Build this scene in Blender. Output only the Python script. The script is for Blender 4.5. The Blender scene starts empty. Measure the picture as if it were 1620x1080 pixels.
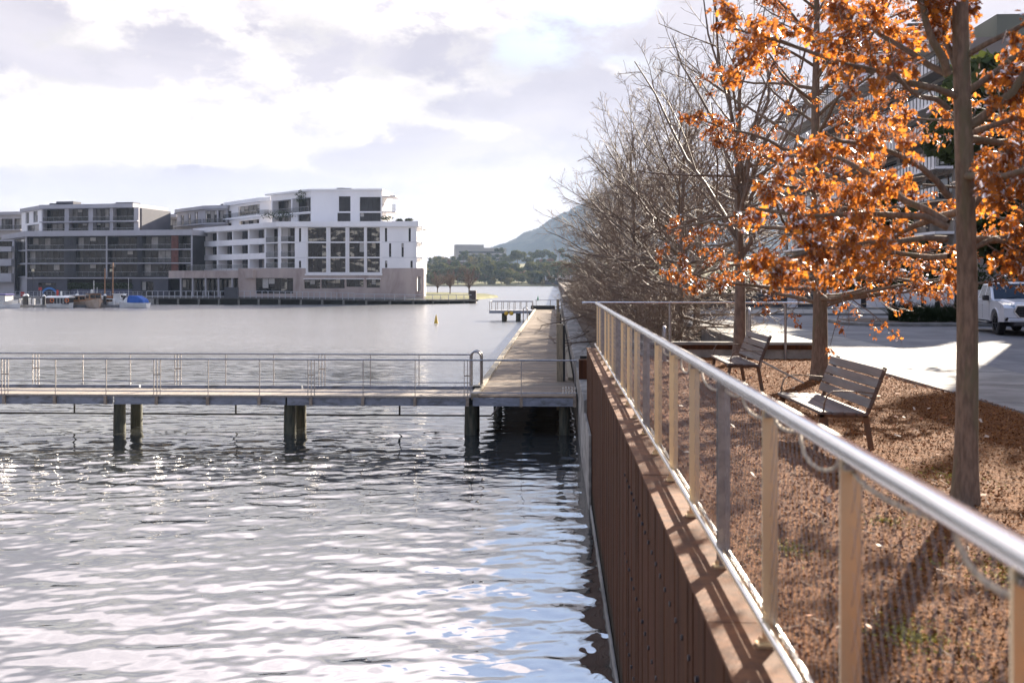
import bpy, math, random
import numpy as np
from mathutils import Vector, Matrix
rad = math.radians
SC = bpy.context.scene
COL = SC.collection
random.seed(7)
RNG = np.random.default_rng(7)

# ------------------------------------------------------------------ camera
HC = 1.65                       # eye height above the top of the steel wall (z = 0)
WATER = -3.08
YAW = rad(2.545)
cam_d = bpy.data.cameras.new('camera')
cam = bpy.data.objects.new('camera', cam_d)
COL.objects.link(cam)
cam.location = (0, 0, HC)
cam.rotation_euler = (rad(90), 0, YAW)
cam_d.sensor_width = 36
cam_d.lens = 35
cam_d.shift_y = -98 / 1620
cam_d.clip_start = 0.05
cam_d.clip_end = 20000
cam_d.dof.use_dof = True
cam_d.dof.focus_distance = 38
cam_d.dof.aperture_fstop = 2.6
SC.camera = cam

# ------------------------------------------------------------------ light
SUN_AZ, SUN_EL = rad(28), rad(20.5)          # azimuth measured from +Y towards +X
SUN = Vector((math.sin(SUN_AZ) * math.cos(SUN_EL), math.cos(SUN_AZ) * math.cos(SUN_EL), math.sin(SUN_EL)))
sl = bpy.data.lights.new('sun', 'SUN')
sl.energy = 5.0
sl.angle = rad(0.55)
sl.color = (1.0, 0.88, 0.72)
so = bpy.data.objects.new('sun', sl)
COL.objects.link(so)
so.rotation_euler = SUN.to_track_quat('Z', 'Y').to_euler()
SC.view_settings.view_transform = 'Standard'
SC.view_settings.look = 'None'
SC.view_settings.gamma = 1
SC.view_settings.exposure = 2.12
SC.view_settings.use_curve_mapping = False


class NT:
    """small helper for building node trees"""
    def __init__(s, tree):
        s.t = tree
        s.n = tree.nodes
        s.l = tree.links
    def new(s, typ, **kw):
        n = s.n.new(typ)
        for k, v in kw.items():
            setattr(n, k, v)
        return n
    def put(s, sock, v):
        if isinstance(v, bpy.types.NodeSocket):
            s.l.new(v, sock)
        elif isinstance(v, tuple) and len(v) == 3 and sock.type == 'RGBA':
            sock.default_value = (*v, 1)
        else:
            sock.default_value = v
    def m(s, op, a, b=None, c=None, clamp=False):
        n = s.new('ShaderNodeMath', operation=op, use_clamp=clamp)
        for i, v in enumerate((a, b, c)):
            if v is not None:
                s.put(n.inputs[i], v)
        return n.outputs[0]
    def vm(s, op, a, b=None, out=0):
        n = s.new('ShaderNodeVectorMath', operation=op)
        s.put(n.inputs[0], a)
        if b is not None:
            s.put(n.inputs[1], b)
        return n.outputs[out]
    def mix(s, f, a, b, blend='MIX'):
        n = s.new('ShaderNodeMix', data_type='RGBA', blend_type=blend)
        s.put(n.inputs[0], f)
        s.put(n.inputs[6], a)
        s.put(n.inputs[7], b)
        return n.outputs[2]
    def ss(s, v, a, b, lo=0., hi=1.):
        n = s.new('ShaderNodeMapRange', interpolation_type='SMOOTHSTEP')
        s.put(n.inputs[0], v)
        for i, q in enumerate((a, b, lo, hi)):
            n.inputs[i + 1].default_value = q
        return n.outputs[0]
    def noise(s, vec, scale, detail=4, rough=.5, dist=0., out=0):
        n = s.new('ShaderNodeTexNoise')
        if vec is not None:
            s.put(n.inputs['Vector'], vec)
        n.inputs['Scale'].default_value = scale
        n.inputs['Detail'].default_value = detail
        n.inputs['Roughness'].default_value = rough
        n.inputs['Distortion'].default_value = dist
        return n.outputs[out]
    def mapping(s, vec, scale=(1, 1, 1), loc=(0, 0, 0), rot=(0, 0, 0)):
        n = s.new('ShaderNodeMapping')
        s.put(n.inputs[0], vec)
        n.inputs['Location'].default_value = loc
        n.inputs['Rotation'].default_value = rot
        n.inputs['Scale'].default_value = scale
        return n.outputs[0]


F_PX = 1575.0


def ray(px, py):
    """direction through a pixel of the 1620 x 1080 photograph"""
    f = Vector((-math.sin(YAW), math.cos(YAW), 0))
    r = Vector((math.cos(YAW), math.sin(YAW), 0))
    return f + r * ((px - 810) / F_PX) + Vector((0, 0, 1)) * ((442 - py) / F_PX)


def at_y(px, py, Y):
    d = ray(px, py)
    return Vector((0, 0, HC)) + d * (Y / d.y)


def at_z(px, py, z):
    d = ray(px, py)
    return Vector((0, 0, HC)) + d * ((z - HC) / d.z)


# ------------------------------------------------------------------ sky
world = bpy.data.worlds.new('World')
SC.world = world
world.use_nodes = True
wt = NT(world.node_tree)
wt.n.clear()
w_out = wt.new('ShaderNodeOutputWorld')
w_bg = wt.new('ShaderNodeBackground')
w_bg.inputs['Strength'].default_value = 0.05
sky = wt.new('ShaderNodeTexSky', sky_type='NISHITA')
sky.sun_disc = False
sky.sun_elevation = SUN_EL
sky.sun_rotation = SUN_AZ
sky.altitude = 560
sky.air_density = 1.0
sky.dust_density = 1.2
tc = wt.new('ShaderNodeTexCoord')
D = wt.vm('NORMALIZE', tc.outputs['Generated'])
sep = wt.new('ShaderNodeSeparateXYZ')
wt.l.new(D, sep.inputs[0])
dx, dy, dz = sep.outputs
az = wt.m('ARCTAN2', dx, dy)
el = wt.m('ARCSINE', dz)


def blob(px, py, rx, ry, amp, total):
    """an ellipse of cloud (or of clear air) about one direction of the sky; px, py, rx, ry in the photograph's pixels"""
    d = ray(px, py).normalized()
    a0, e0 = math.atan2(d.x, d.y), math.asin(d.z)
    u = wt.m('DIVIDE', wt.m('SUBTRACT', az, a0), rx / F_PX)
    v = wt.m('DIVIDE', wt.m('SUBTRACT', el, e0), ry / F_PX)
    d2 = wt.m('ADD', wt.m('MULTIPLY', u, u), wt.m('MULTIPLY', v, v))
    w = wt.m('MULTIPLY', wt.ss(d2, 0.0, 1.6, 1, 0), amp)
    return w if total is None else wt.m('ADD', total, w)


q = wt.mapping(D, scale=(1, 1, 1.9))
n_big = wt.m('SUBTRACT', wt.noise(q, 3.4, 9, .55, .25), .5)
n_det = wt.m('SUBTRACT', wt.noise(q, 13.0, 9, .62, .15), .5)
n_soft = wt.noise(wt.mapping(D, scale=(1, 1, 2.6), loc=(3.1, 1.7, .4)), 2.6, 6, .55, .5)
# high thin veil: grey lavender against a paler haze
veil = wt.mix(wt.ss(n_soft, .34, .66), (2.75, 2.6, 3.0), (3.8, 3.55, 3.8))
# bright cumulus bank
b = blob(330, 190, 430, 110, .30, None)
b = blob(60, 215, 220, 90, .26, b)
b = blob(690, 150, 200, 60, .16, b)
b = blob(470, 10, 420, 70, .24, b)
b = blob(60, 40, 120, 60, .18, b)
b = blob(1000, 108, 60, 18, .26, b)
b = blob(690, 345, 60, 34, .2, b)
b = blob(150, 112, 80, 34, -.26, b)
b = blob(745, 172, 70, 24, -.18, b)
b = blob(930, 70, 190, 130, -.20, b)
b = blob(200, 285, 260, 30, -.26, b)
b = blob(620, 255, 130, 26, -.22, b)
cum = wt.m('ADD', wt.m('ADD', wt.m('MULTIPLY', n_big, 1.25), wt.m('MULTIPLY', n_det, 1.0)), b)
mask = wt.ss(cum, .07, .25)
shade = wt.ss(wt.m('ADD', wt.m('ADD', wt.noise(wt.mapping(D, scale=(1, 1, 2.0), loc=(0, 0, .09)), 6.5, 8, .62), wt.m('MULTIPLY', b, .4)), 0), .44, .74)
ccol = wt.mix(shade, (3.6, 3.4, 3.45), (5.8, 5.35, 5.0))
col = wt.mix(mask, veil, ccol)
# grey undersides
b2 = blob(215, 282, 340, 40, .30, None)
b2 = blob(640, 248, 170, 30, .22, b2)
b2 = blob(750, 168, 110, 34, .20, b2)
b2 = blob(880, 270, 150, 70, .22, b2)
b2 = blob(560, 300, 300, 34, .16, b2)
b2 = blob(1010, 190, 150, 110, .16, b2)
b2 = blob(140, 112, 120, 44, .22, b2)
b2 = blob(20, 150, 70, 24, .2, b2)
under = wt.ss(wt.m('ADD', wt.m('ADD', wt.m('MULTIPLY', n_det, 1.2), wt.m('MULTIPLY', n_big, 1.0)), b2), .12, .42)
col = wt.mix(wt.m('MULTIPLY', under, .75), col, (3.05, 2.9, 3.15))
# warm pale light low on the horizon
low = wt.ss(el, 0.0, .13, 1, 0)
col = wt.mix(wt.m('MULTIPLY', low, .45), col, (4.4, 3.9, 3.65))
# unseen bright cloud band high on the sun's side, added to brighten the water
ca = wt.vm('DOT_PRODUCT', D, tuple(SUN), out=1)
front = wt.ss(ca, -.25, .9)
high = wt.m('MULTIPLY', wt.m('MULTIPLY', wt.ss(el, .235, .42), front), wt.m('SUBTRACT', 1.0, blob(1040, 40, 190, 170, .95, None)))
up_tex = wt.ss(wt.m('ADD', wt.m('MULTIPLY', n_big, 1.3), wt.m('MULTIPLY', n_det, .6)), -.30, .32)
col = wt.mix(high, col, wt.mix(up_tex, (8.6, 7.8, 8.2), (15.5, 13.8, 13.9)))
glow = wt.m('POWER', wt.m('MAXIMUM', ca, 0.0), 22.0)
col = wt.mix(1.0, col, wt.mix(glow, (1, 1, 1), (1.12, 1.1, 1.08)), 'MULTIPLY')
# clear blue sky: a rift over the lake ahead and wide breaks behind
g = blob(915, -330, 190, 300, .34, None)
g = wt.m('ADD', g, wt.m('MULTIPLY', wt.ss(ca, .25, -.5), .16))
g = wt.m('ADD', g, wt.m('MULTIPLY', wt.ss(el, .48, .85), .30))
gap = wt.m('MULTIPLY', wt.ss(wt.m('ADD', wt.m('ADD', wt.m('MULTIPLY', n_big, .9), wt.m('MULTIPLY', n_det, .35)), g), .12, .26), wt.ss(el, .17, .30))
blue = wt.mix(.45, wt.mix(1.0, sky.outputs[0], (1.3, 1.3, 1.3), 'MULTIPLY'), (1.9, 3.2, 6.2))
col = wt.mix(wt.m('MULTIPLY', gap, .92), col, blue)
# below the horizon: dull water colour
col = wt.mix(wt.ss(dz, -.03, 0.0, 1, 0), col, (2.2, 2.2, 2.3))
wt.l.new(col, w_bg.inputs['Color'])
wt.l.new(w_bg.outputs[0], w_out.inputs['Surface'])

# ------------------------------------------------------------------ materials
MATS = {}


def pm(name, col, rough=.6, metal=0., col2=None, scale=4., detail=5, stretch=(1, 1, 1), bump=0., bscale=None, spec=.5,
       contrast=(.35, .65), coat=0., col3=None, scale3=1.2, ior=1.5):
    if name in MATS:
        return MATS[name]
    m = bpy.data.materials.new(name)
    m.use_nodes = True
    t = NT(m.node_tree)
    p = t.n['Principled BSDF']
    p.inputs['Roughness'].default_value = rough
    p.inputs['Metallic'].default_value = metal
    p.inputs['Specular IOR Level'].default_value = spec
    p.inputs['IOR'].default_value = ior
    p.inputs['Coat Weight'].default_value = coat
    geo = t.new('ShaderNodeNewGeometry')
    v = t.mapping(geo.outputs['Position'], scale=stretch)
    if col2 is None:
        col2 = tuple(c * .78 for c in col)
    n = t.noise(v, scale, detail, .6)
    c = t.mix(t.ss(n, *contrast), col, col2)
    if col3 is not None:
        n3 = t.noise(v, scale3, 5, .62, .4)
        c = t.mix(t.ss(n3, .48, .68), c, col3)
    t.put(p.inputs['Base Color'], c)
    if bump:
        bn = t.new('ShaderNodeBump')
        bn.inputs['Strength'].default_value = 1.0
        bn.inputs['Distance'].default_value = bump
        t.put(bn.inputs['Height'], t.noise(v, bscale or scale * 3, 4, .6))
        t.l.new(bn.outputs[0], p.inputs['Normal'])
    MATS[name] = m
    return m


# ------------------------------------------------------------------ mesh building
ORG = {}


class MB:
    def __init__(s):
        s.v = []
        s.f = []
    def add(s, vs, fs):
        o = len(s.v)
        s.v += [tuple(v) for v in vs]
        s.f += [tuple(i + o for i in f) for f in fs]
    def hexa(s, p):
        s.add(p, [(0, 3, 2, 1), (4, 5, 6, 7), (0, 1, 5, 4), (1, 2, 6, 5), (2, 3, 7, 6), (3, 0, 4, 7)])
    def box(s, x0, x1, y0, y1, z0, z1):
        s.hexa([(x0, y0, z0), (x1, y0, z0), (x1, y1, z0), (x0, y1, z0), (x0, y0, z1), (x1, y0, z1), (x1, y1, z1), (x0, y1, z1)])
    def bar(s, p, q, w, h, up=(0, 0, 1)):
        p, q = Vector(p), Vector(q)
        d = (q - p).normalized()
        u = Vector(up)
        sd = d.cross(u)
        if sd.length < 1e-4:
            sd = d.cross(Vector((0, 1, 0)))
        sd.normalize()
        u = sd.cross(d)
        a, b = sd * (w / 2), u * (h / 2)
        s.hexa([p - a - b, p + a - b, q + a - b, q - a - b, p - a + b, p + a + b, q + a + b, q - a + b])
    def tube(s, pts, r, n=8, caps=True):
        pts = [Vector(p) for p in pts]
        k = len(pts)
        rs = r if isinstance(r, (list, tuple)) else [r] * k
        o = len(s.v)
        ref = None
        for i, p in enumerate(pts):
            d = (pts[min(i + 1, k - 1)] - pts[max(i - 1, 0)]).normalized()
            if ref is None:
                ref = Vector((0, 0, 1)) if abs(d.z) < .9 else Vector((1, 0, 0))
            a = d.cross(ref)
            a.normalize()
            b = a.cross(d)
            ref = b
            for j in range(n):
                t = 2 * math.pi * j / n
                s.v.append(tuple(p + (a * math.cos(t) + b * math.sin(t)) * rs[i]))
        for i in range(k - 1):
            for j in range(n):
                s.f.append((o + i * n + j, o + i * n + (j + 1) % n, o + (i + 1) * n + (j + 1) % n, o + (i + 1) * n + j))
        if caps:
            s.f.append(tuple(o + j for j in reversed(range(n))))
            s.f.append(tuple(o + (k - 1) * n + j for j in range(n)))
    def lathe(s, c, prof, n=16):
        c = Vector(c)
        o = len(s.v)
        for r, z in prof:
            for j in range(n):
                t = 2 * math.pi * j / n
                s.v.append((c.x + r * math.cos(t), c.y + r * math.sin(t), c.z + z))
        for i in range(len(prof) - 1):
            for j in range(n):
                s.f.append((o + i * n + j, o + i * n + (j + 1) % n, o + (i + 1) * n + (j + 1) % n, o + (i + 1) * n + j))
        s.f.append(tuple(o + j for j in reversed(range(n))))
        s.f.append(tuple(o + (len(prof) - 1) * n + j for j in range(n)))
    def extrude(s, poly, a, b):
        """poly: list of 3-D points (one closed outline); a, b: offset vectors of its two ends"""
        n = len(poly)
        a, b = Vector(a), Vector(b)
        vs = [Vector(p) + a for p in poly] + [Vector(p) + b for p in poly]
        s.add(vs, [tuple(reversed(range(n))), tuple(range(n, 2 * n))] + [(i, (i + 1) % n, n + (i + 1) % n, n + i) for i in range(n)])
    def build(s, name, mat, parent=None, smooth=False, bevel=0, seg=2, fix=False):
        me = bpy.data.meshes.new(name)
        org = Vector((0, 0, 0))
        r = parent
        while r is not None:
            if r.name in ORG:
                org = ORG[r.name]
            r = r.parent
        vs = [(v[0] - org.x, v[1] - org.y, v[2] - org.z) for v in s.v] if org.length else s.v
        me.from_pydata(vs, [], s.f)
        if fix:
            import bmesh
            bm = bmesh.new()
            bm.from_mesh(me)
            bmesh.ops.recalc_face_normals(bm, faces=bm.faces)
            bm.to_mesh(me)
            bm.free()
        return link_mesh(name, me, mat, parent, smooth, bevel, seg)


def link_mesh(name, me, mat, parent=None, smooth=False, bevel=0, seg=2):
    if smooth:
        me.polygons.foreach_set('use_smooth', [True] * len(me.polygons))
        if smooth == 'auto':
            me.set_sharp_from_angle(angle=rad(40))
    if mat is not None:
        me.materials.append(mat)
    o = bpy.data.objects.new(name, me)
    COL.objects.link(o)
    if parent is not None:
        o.parent = parent
    if bevel:
        bv = o.modifiers.new('bevel', 'BEVEL')
        bv.width = bevel
        bv.segments = seg
        bv.limit_method = 'ANGLE'
        bv.angle_limit = rad(35)
    return o


def np_mesh(name, verts, faces, loops_per=None):
    """verts (N,3) array; faces (M,k) array"""
    me = bpy.data.meshes.new(name)
    verts = np.asarray(verts, dtype=np.float32)
    faces = np.asarray(faces, dtype=np.int32)
    M, k = faces.shape
    me.vertices.add(len(verts))
    me.vertices.foreach_set('co', verts.ravel())
    me.loops.add(M * k)
    me.loops.foreach_set('vertex_index', faces.ravel())
    me.polygons.add(M)
    me.polygons.foreach_set('loop_start', np.arange(0, M * k, k, dtype=np.int32))
    me.polygons.foreach_set('loop_total', np.full(M, k, dtype=np.int32))
    me.update(calc_edges=True)
    me.validate()
    return me


def tag(o, label=None, cat=None, group=None, kind=None):
    if label:
        o['label'] = label
    if cat:
        o['category'] = cat
    if group:
        o['group'] = group
    if kind:
        o['kind'] = kind
    return o


def thing(name, label, cat, loc=(0, 0, 0), rz=0, group=None, world=True):
    """an Empty at the thing's base; world=True: its parts are given in world coordinates"""
    o = bpy.data.objects.new(name, None)
    COL.objects.link(o)
    o.empty_display_size = .3
    o.location = loc
    o.rotation_euler = (0, 0, rz)
    if world:
        ORG[o.name] = Vector(loc)
    return tag(o, label, cat, group)


def copy_tree(o, parent=None):
    c = o.copy()
    COL.objects.link(c)
    c.parent = parent
    for ch in list(o.children):
        copy_tree(ch, c)
    return c


def place(proto, loc, rz=0., label=None, scale=None):
    c = copy_tree(proto)
    c.location = loc
    c.rotation_euler = (0, 0, rz)
    if scale is not None:
        c.scale = scale if isinstance(scale, tuple) else (scale,) * 3
    if label:
        c['label'] = label
    return c


def copy_part(o, parent, loc):
    c = o.copy()
    COL.objects.link(c)
    c.parent = parent
    c.location = loc
    return c
# ------------------------------------------------------------------ material table
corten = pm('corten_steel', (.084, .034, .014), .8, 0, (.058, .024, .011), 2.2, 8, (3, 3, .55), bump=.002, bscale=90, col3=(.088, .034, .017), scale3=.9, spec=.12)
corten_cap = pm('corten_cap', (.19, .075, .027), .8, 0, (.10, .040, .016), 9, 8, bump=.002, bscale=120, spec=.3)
steel = pm('stainless_steel', (.72, .71, .70), .24, 1., (.62, .61, .60), 40, 3, (1, .05, 1), spec=.5)
steel_post = pm('stainless_post', (.88, .72, .46), .33, .9, (.74, .62, .43), 2, 2, (1, 1, .3))
dull_steel = pm('weathered_steel_tube', (.36, .34, .34), .38, .9, (.26, .25, .25), 14, 4)
galv = pm('galvanised_beam', (.27, .285, .33), .6, .1, (.20, .21, .24), 3, 7, (1, 1, 2.5), col3=(.12, .12, .125), scale3=2.2)
rusty_bracket = pm('stained_bracket', (.33, .27, .21), .6, .3, (.22, .17, .13), 9)
mulch = pm('mulch', (.21, .084, .022), .95, 0, (.095, .034, .011), 34, 8, bump=.03, bscale=60, contrast=(.38, .62), spec=.15, col3=(.22, .095, .04), scale3=9)
asphalt = pm('asphalt', (.15, .15, .16), .8, 0, (.11, .11, .12), 1.1, 9, bump=.003, bscale=220, spec=.35, col3=(.20, .195, .195), scale3=.35)
concrete = pm('concrete', (.30, .285, .26), .85, 0, (.19, .18, .165), 1.1, 10, bump=.002, bscale=80, spec=.25)
seawall_m = pm('seawall_concrete', (.36, .33, .29), .9, 0, (.20, .185, .165), 2.1, 9, (1, .5, 1), bump=.006, bscale=40, col3=(.15, .14, .125), scale3=.8, spec=.2)
deckwood = pm('weathered_decking', (.27, .205, .15), .8, 0, (.17, .13, .095), 4.0, 8, (.45, 6, 1), bump=.004, bscale=50, col3=(.31, .25, .19), scale3=.7, spec=.25)
postwood = pm('bleached_timber', (.34, .285, .20), .85, 0, (.22, .18, .125), 7, 7, (3, 3, .35), bump=.004, bscale=50, spec=.2)
pilewood = pm('wet_pile_timber', (.085, .085, .060), .75, 0, (.035, .038, .028), 5, 7, (3, 3, .4), bump=.008, bscale=24, col3=(.12, .10, .065), scale3=1.6, spec=.35)
darkwood = pm('dark_wet_timber', (.03, .03, .026), .7, 0, (.018, .018, .016), 5)
soil = pm('bank_soil', (.10, .065, .045), .95, 0, (.05, .035, .025), 6, 7)
grass_m = pm('dry_grass', (.13, .125, .05), .9, 0, (.09, .095, .038), .35, 8, col3=(.19, .165, .08), scale3=.12, spec=.1)
hill_m = pm('hill_forest', (.022, .032, .022), .95, 0, (.012, .019, .014), .02, 9, col3=(.07, .065, .04), scale3=.006, spec=.05)

# tide stain and rust runs on the steel wall
_t = NT(corten.node_tree)
_p = _t.n['Principled BSDF']
_src = _p.inputs['Base Color'].links[0].from_socket
_g = _t.new('ShaderNodeNewGeometry')
_s = _t.new('ShaderNodeSeparateXYZ')
_t.l.new(_g.outputs['Position'], _s.inputs[0])
_run = _t.noise(_t.mapping(_g.outputs['Position'], scale=(9, 9, .35)), 1.6, 5, .6)
_c = _t.mix(_t.m('MULTIPLY', _t.ss(_run, .52, .70), .55), _src, (.125, .046, .018))
_c = _t.mix(_t.m('MULTIPLY', _t.ss(_run, .46, .34), .5), _c, (.030, .014, .010))
_h = _t.m('ADD', _s.outputs[2], _t.m('MULTIPLY', _run, .5))
_c = _t.mix(_t.m('MULTIPLY', _t.ss(_h, WATER + .75, WATER + .45), .8), _c, (.022, .022, .014))
_t.put(_p.inputs['Base Color'], _c)

# ------------------------------------------------------------------ lake
wm = bpy.data.materials.new('lake_water')
wm.use_nodes = True
t = NT(wm.node_tree)
p = t.n['Principled BSDF']
geo = t.new('ShaderNodeNewGeometry')
pos = geo.outputs['Position']
p.inputs['Base Color'].default_value = (.035, .037, .035, 1)
p.inputs['Roughness'].default_value = .035
p.inputs['IOR'].default_value = 5.0
p.inputs['Specular IOR Level'].default_value = .5
sx = t.new('ShaderNodeSeparateXYZ')
t.l.new(pos, sx.inputs[0])
n1 = t.noise(t.mapping(pos, scale=(.75, 1.6, 1)), 1.5, 3, .55, .5)
n2 = t.noise(t.mapping(pos, scale=(.5, 1.4, 1)), .42, 3, .5, .4)
far = t.ss(sx.outputs[1], 26, 80)
hgt = t.m('MULTIPLY', t.m('ADD', t.m('MULTIPLY', n1, .02), t.m('MULTIPLY', n2, .05)), far)
fine = t.m('MULTIPLY', t.noise(t.mapping(pos, scale=(.8, 1.4, 1)), 7, 2, .5), .0012)
bn = t.new('ShaderNodeBump')
bn.inputs['Strength'].default_value = 1
bn.inputs['Distance'].default_value = 1
t.put(bn.inputs['Height'], t.m('ADD', hgt, fine))
# beyond the modelled ripples the facets are far smaller than a pixel: their slopes come straight from noise
c1 = t.noise(t.mapping(pos, scale=(.7, 1.1, 1)), 1.9, 3, .55, .3, out=1)
c2 = t.noise(t.mapping(pos, scale=(.35, .8, 1)), .35, 2, .5, 0, out=1)
patch = t.ss(t.noise(t.mapping(pos, scale=(.3, 1, 1)), .035, 4, .55), .35, .68, .55, 1.25)
sl1 = t.vm('MULTIPLY', t.vm('SUBTRACT', c1, (.5, .5, .5)), (.38, .44, 0))
sl2 = t.vm('MULTIPLY', t.vm('SUBTRACT', c2, (.5, .5, .5)), (.10, .18, 0))
slope = t.vm('ADD', sl1, sl2)
t.put(p.inputs['Roughness'], t.ss(sx.outputs[1], 26, 75, .03, .27))
sc_n = t.new('ShaderNodeVectorMath', operation='SCALE')
t.l.new(slope, sc_n.inputs[0])
t.l.new(t.m('MULTIPLY', t.ss(sx.outputs[1], 24, 75), patch), sc_n.inputs['Scale'])
t.l.new(t.vm('NORMALIZE', t.vm('ADD', bn.outputs[0], sc_n.outputs[0])), p.inputs['Normal'])

wr = np.random.default_rng(11)


def waves(X, Y):
    h = np.zeros_like(X)
    # slow patches of calmer and rougher water
    patch = .78 + .3 * np.sin(X * .23 + 1.3 * np.sin(Y * .11) + .4) * np.sin(Y * .17 + .6)
    for i in range(76):
        lam = .21 * (1.5 / .21) ** wr.random()
        th = math.pi / 2 + wr.normal(0, .6)
        k = 2 * math.pi / lam
        ph = wr.random() * 6.28
        wob = .55 * np.sin(X * wr.uniform(.2, .9) + Y * wr.uniform(.1, .5) + wr.random() * 6.28)
        a = .0019 * lam ** 1.05
        h += a * np.sin(k * (X * math.cos(th) + Y * math.sin(th)) + ph + wob)
    return h * patch


nr, nc = 900, 560
yy = 6.5 * (95 / 6.5) ** (np.linspace(0, 1, nr))
ss = np.linspace(-.74, .12, nc)
Yg, Sg = np.meshgrid(yy, ss, indexing='ij')
Xg = Sg * (Yg + 3.0)
fade = np.clip((95 - Yg) / 40, 0, 1) ** .8 * np.clip((Yg - 6.5) / 1.0, 0, 1)
Zg = WATER + waves(Xg, Yg) * fade
V = np.stack([Xg, Yg, Zg], -1).reshape(-1, 3)
ii = (np.arange(nr - 1)[:, None] * nc + np.arange(nc - 1)[None, :]).ravel()
Fq = np.stack([ii, ii + 1, ii + nc + 1, ii + nc], -1)
# the rest of the lake: a wide sheet round the rippled one
o0 = len(V)
sheet = []
sf = []


def quad(pts):
    b = o0 + len(sheet)
    sheet.extend(pts)
    sf.append((b, b + 1, b + 2, b + 3))


L, R = (-.74), (.12)
def edge(s, y): return (s * (y + 3.0), y, WATER)
quad([(-1800, -60, WATER), (60, -60, WATER), (60, 6.5, WATER), (-1800, 6.5, WATER)])
quad([(-1800, 6.5, WATER), edge(L, 6.5), edge(L, 95), (-1800, 95, WATER)])
quad([edge(R, 6.5), (60, 6.5, WATER), (60, 95, WATER), edge(R, 95)])
quad([(-1800, 95, WATER), (900, 95, WATER), (900, 760, WATER), (-1800, 760, WATER)])
V = np.vstack([V, np.array(sheet)])
Fq = np.vstack([Fq, np.array(sf)])
lake = link_mesh('lake_water', np_mesh('lake_water', V, Fq), wm, smooth=True)
tag(lake, kind='structure')
b = MB()
b.add([(-1900, -80, -9), (1500, -80, -9), (1500, 1400, -9), (-1900, 1400, -9)], [(0, 1, 2, 3)])
tag(b.build('lake_bed', soil), kind='structure')

# ------------------------------------------------------------------ land on this side
def grid(name, x0, x1, y0, y1, nx, ny, zf, mat, kind='structure'):
    X, Y = np.meshgrid(np.linspace(x0, x1, nx), np.linspace(y0, y1, ny))
    Z = zf(X, Y)
    V = np.stack([X, Y, Z], -1).reshape(-1, 3)
    i = (np.arange(ny - 1)[:, None] * nx + np.arange(nx - 1)[None, :]).ravel()
    o = link_mesh(name, np_mesh(name, V, np.stack([i, i + 1, i + nx + 1, i + nx], -1)), mat, smooth=True)
    return tag(o, kind=kind)


b = MB()
b.box(1.5, 620, -70, 765, -4, -.32)
tag(b.build('ground', soil), kind='structure')


def bedz(X, Y):
    return -.12 + .018 * np.sin(X * 2.1 + .5 * Y) + .014 * np.sin(Y * 1.7 - X) - .10 * np.clip((Y - 8) / 16, 0, 1) * np.clip((X - 1.2) / 2, 0, 1)


def bz(x, y):
    return float(bedz(np.array(x), np.array(y)))


bed = grid('mulch_bed', .985, 6.45, -3, 24.0, 110, 420,
           lambda X, Y: bedz(X, Y) + .012 * np.sin(X * 17 + Y * 9) * np.sin(Y * 23 - X * 11) - .06 * np.clip((X - 6.25) / .2, 0, 1), mulch)
tag(bed, kind='structure')
b = MB()
b.box(6.4, 9.0, -60, 62, -.5, -.165)
tag(b.build('concrete_path', concrete), kind='structure')
b = MB()
b.box(9.0, 27, -60, 52, -.5, -.205)
tag(b.build('road', asphalt), kind='structure')
b = MB()
b.box(9.0, 44, 52.0, 62, -.5, -.09)
tag(b.build('pavement', concrete), kind='structure')
# saw-cut joints in the path
b = MB()
for k in range(-6, 25):
    b.box(6.41, 8.99, k * 2.5 - .008, k * 2.5 + .008, -.18, -.161)
jm = pm('joint', (.16, .15, .14), .9)
o = b.build('path_joint', jm, None)
tag(o, kind='structure')

# bark chips and leaf litter scattered over the bed
cm = bpy.data.materials.new('bark_chips')
cm.use_nodes = True
t = NT(cm.node_tree)
p = t.n['Principled BSDF']
p.inputs['Roughness'].default_value = .95
p.inputs['Specular IOR Level'].default_value = .08
geo = t.new('ShaderNodeNewGeometry')
cr = t.new('ShaderNodeValToRGB')
cr.color_ramp.interpolation = 'CONSTANT'
els = cr.color_ramp.elements
els[0].color = (.085, .031, .009, 1)
els[1].position = .25
els[1].color = (.20, .072, .020, 1)
for ps, c in ((.45, (.27, .106, .032, 1)), (.65, (.125, .044, .014, 1)), (.8, (.36, .155, .055, 1)), (.97, (.32, .20, .12, 1))):
    e = els.new(ps)
    e.color = c
t.l.new(geo.outputs['Random Per Island'], cr.inputs[0])
t.l.new(cr.outputs[0], p.inputs['Base Color'])


def chips(name, n, xr, yr, size, mat, kind_z=.012, tilt=.5, aspect=(.35, .8), ypow=1.7):
    x = RNG.uniform(xr[0], xr[1], n)
    y = yr[0] + (yr[1] - yr[0]) * RNG.random(n) ** ypow
    z = bedz(x, y) + kind_z
    a = RNG.uniform(0, 6.28, n)
    s = size * RNG.uniform(.5, 1.5, n)
    w = s * RNG.uniform(*aspect, n)
    tx, ty = RNG.normal(0, tilt, n), RNG.normal(0, tilt, n)
    ca, sa = np.cos(a), np.sin(a)
    P = []
    for (u, v) in ((-1, -.6), (1, -1), (.7, .8), (-.8, 1)):
        lx, ly = u * s * .5, v * w * .5
        gx, gy = lx * ca - ly * sa, lx * sa + ly * ca
        P.append(np.stack([x + gx, y + gy, z + gx * tx + gy * ty + np.abs(u * v) * 0], -1))
    V = np.stack(P, 1).reshape(-1, 3)
    F = np.arange(4 * n).reshape(n, 4)
    o = link_mesh(name, np_mesh(name, V, F), mat)
    return tag(o, kind='stuff')


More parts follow.
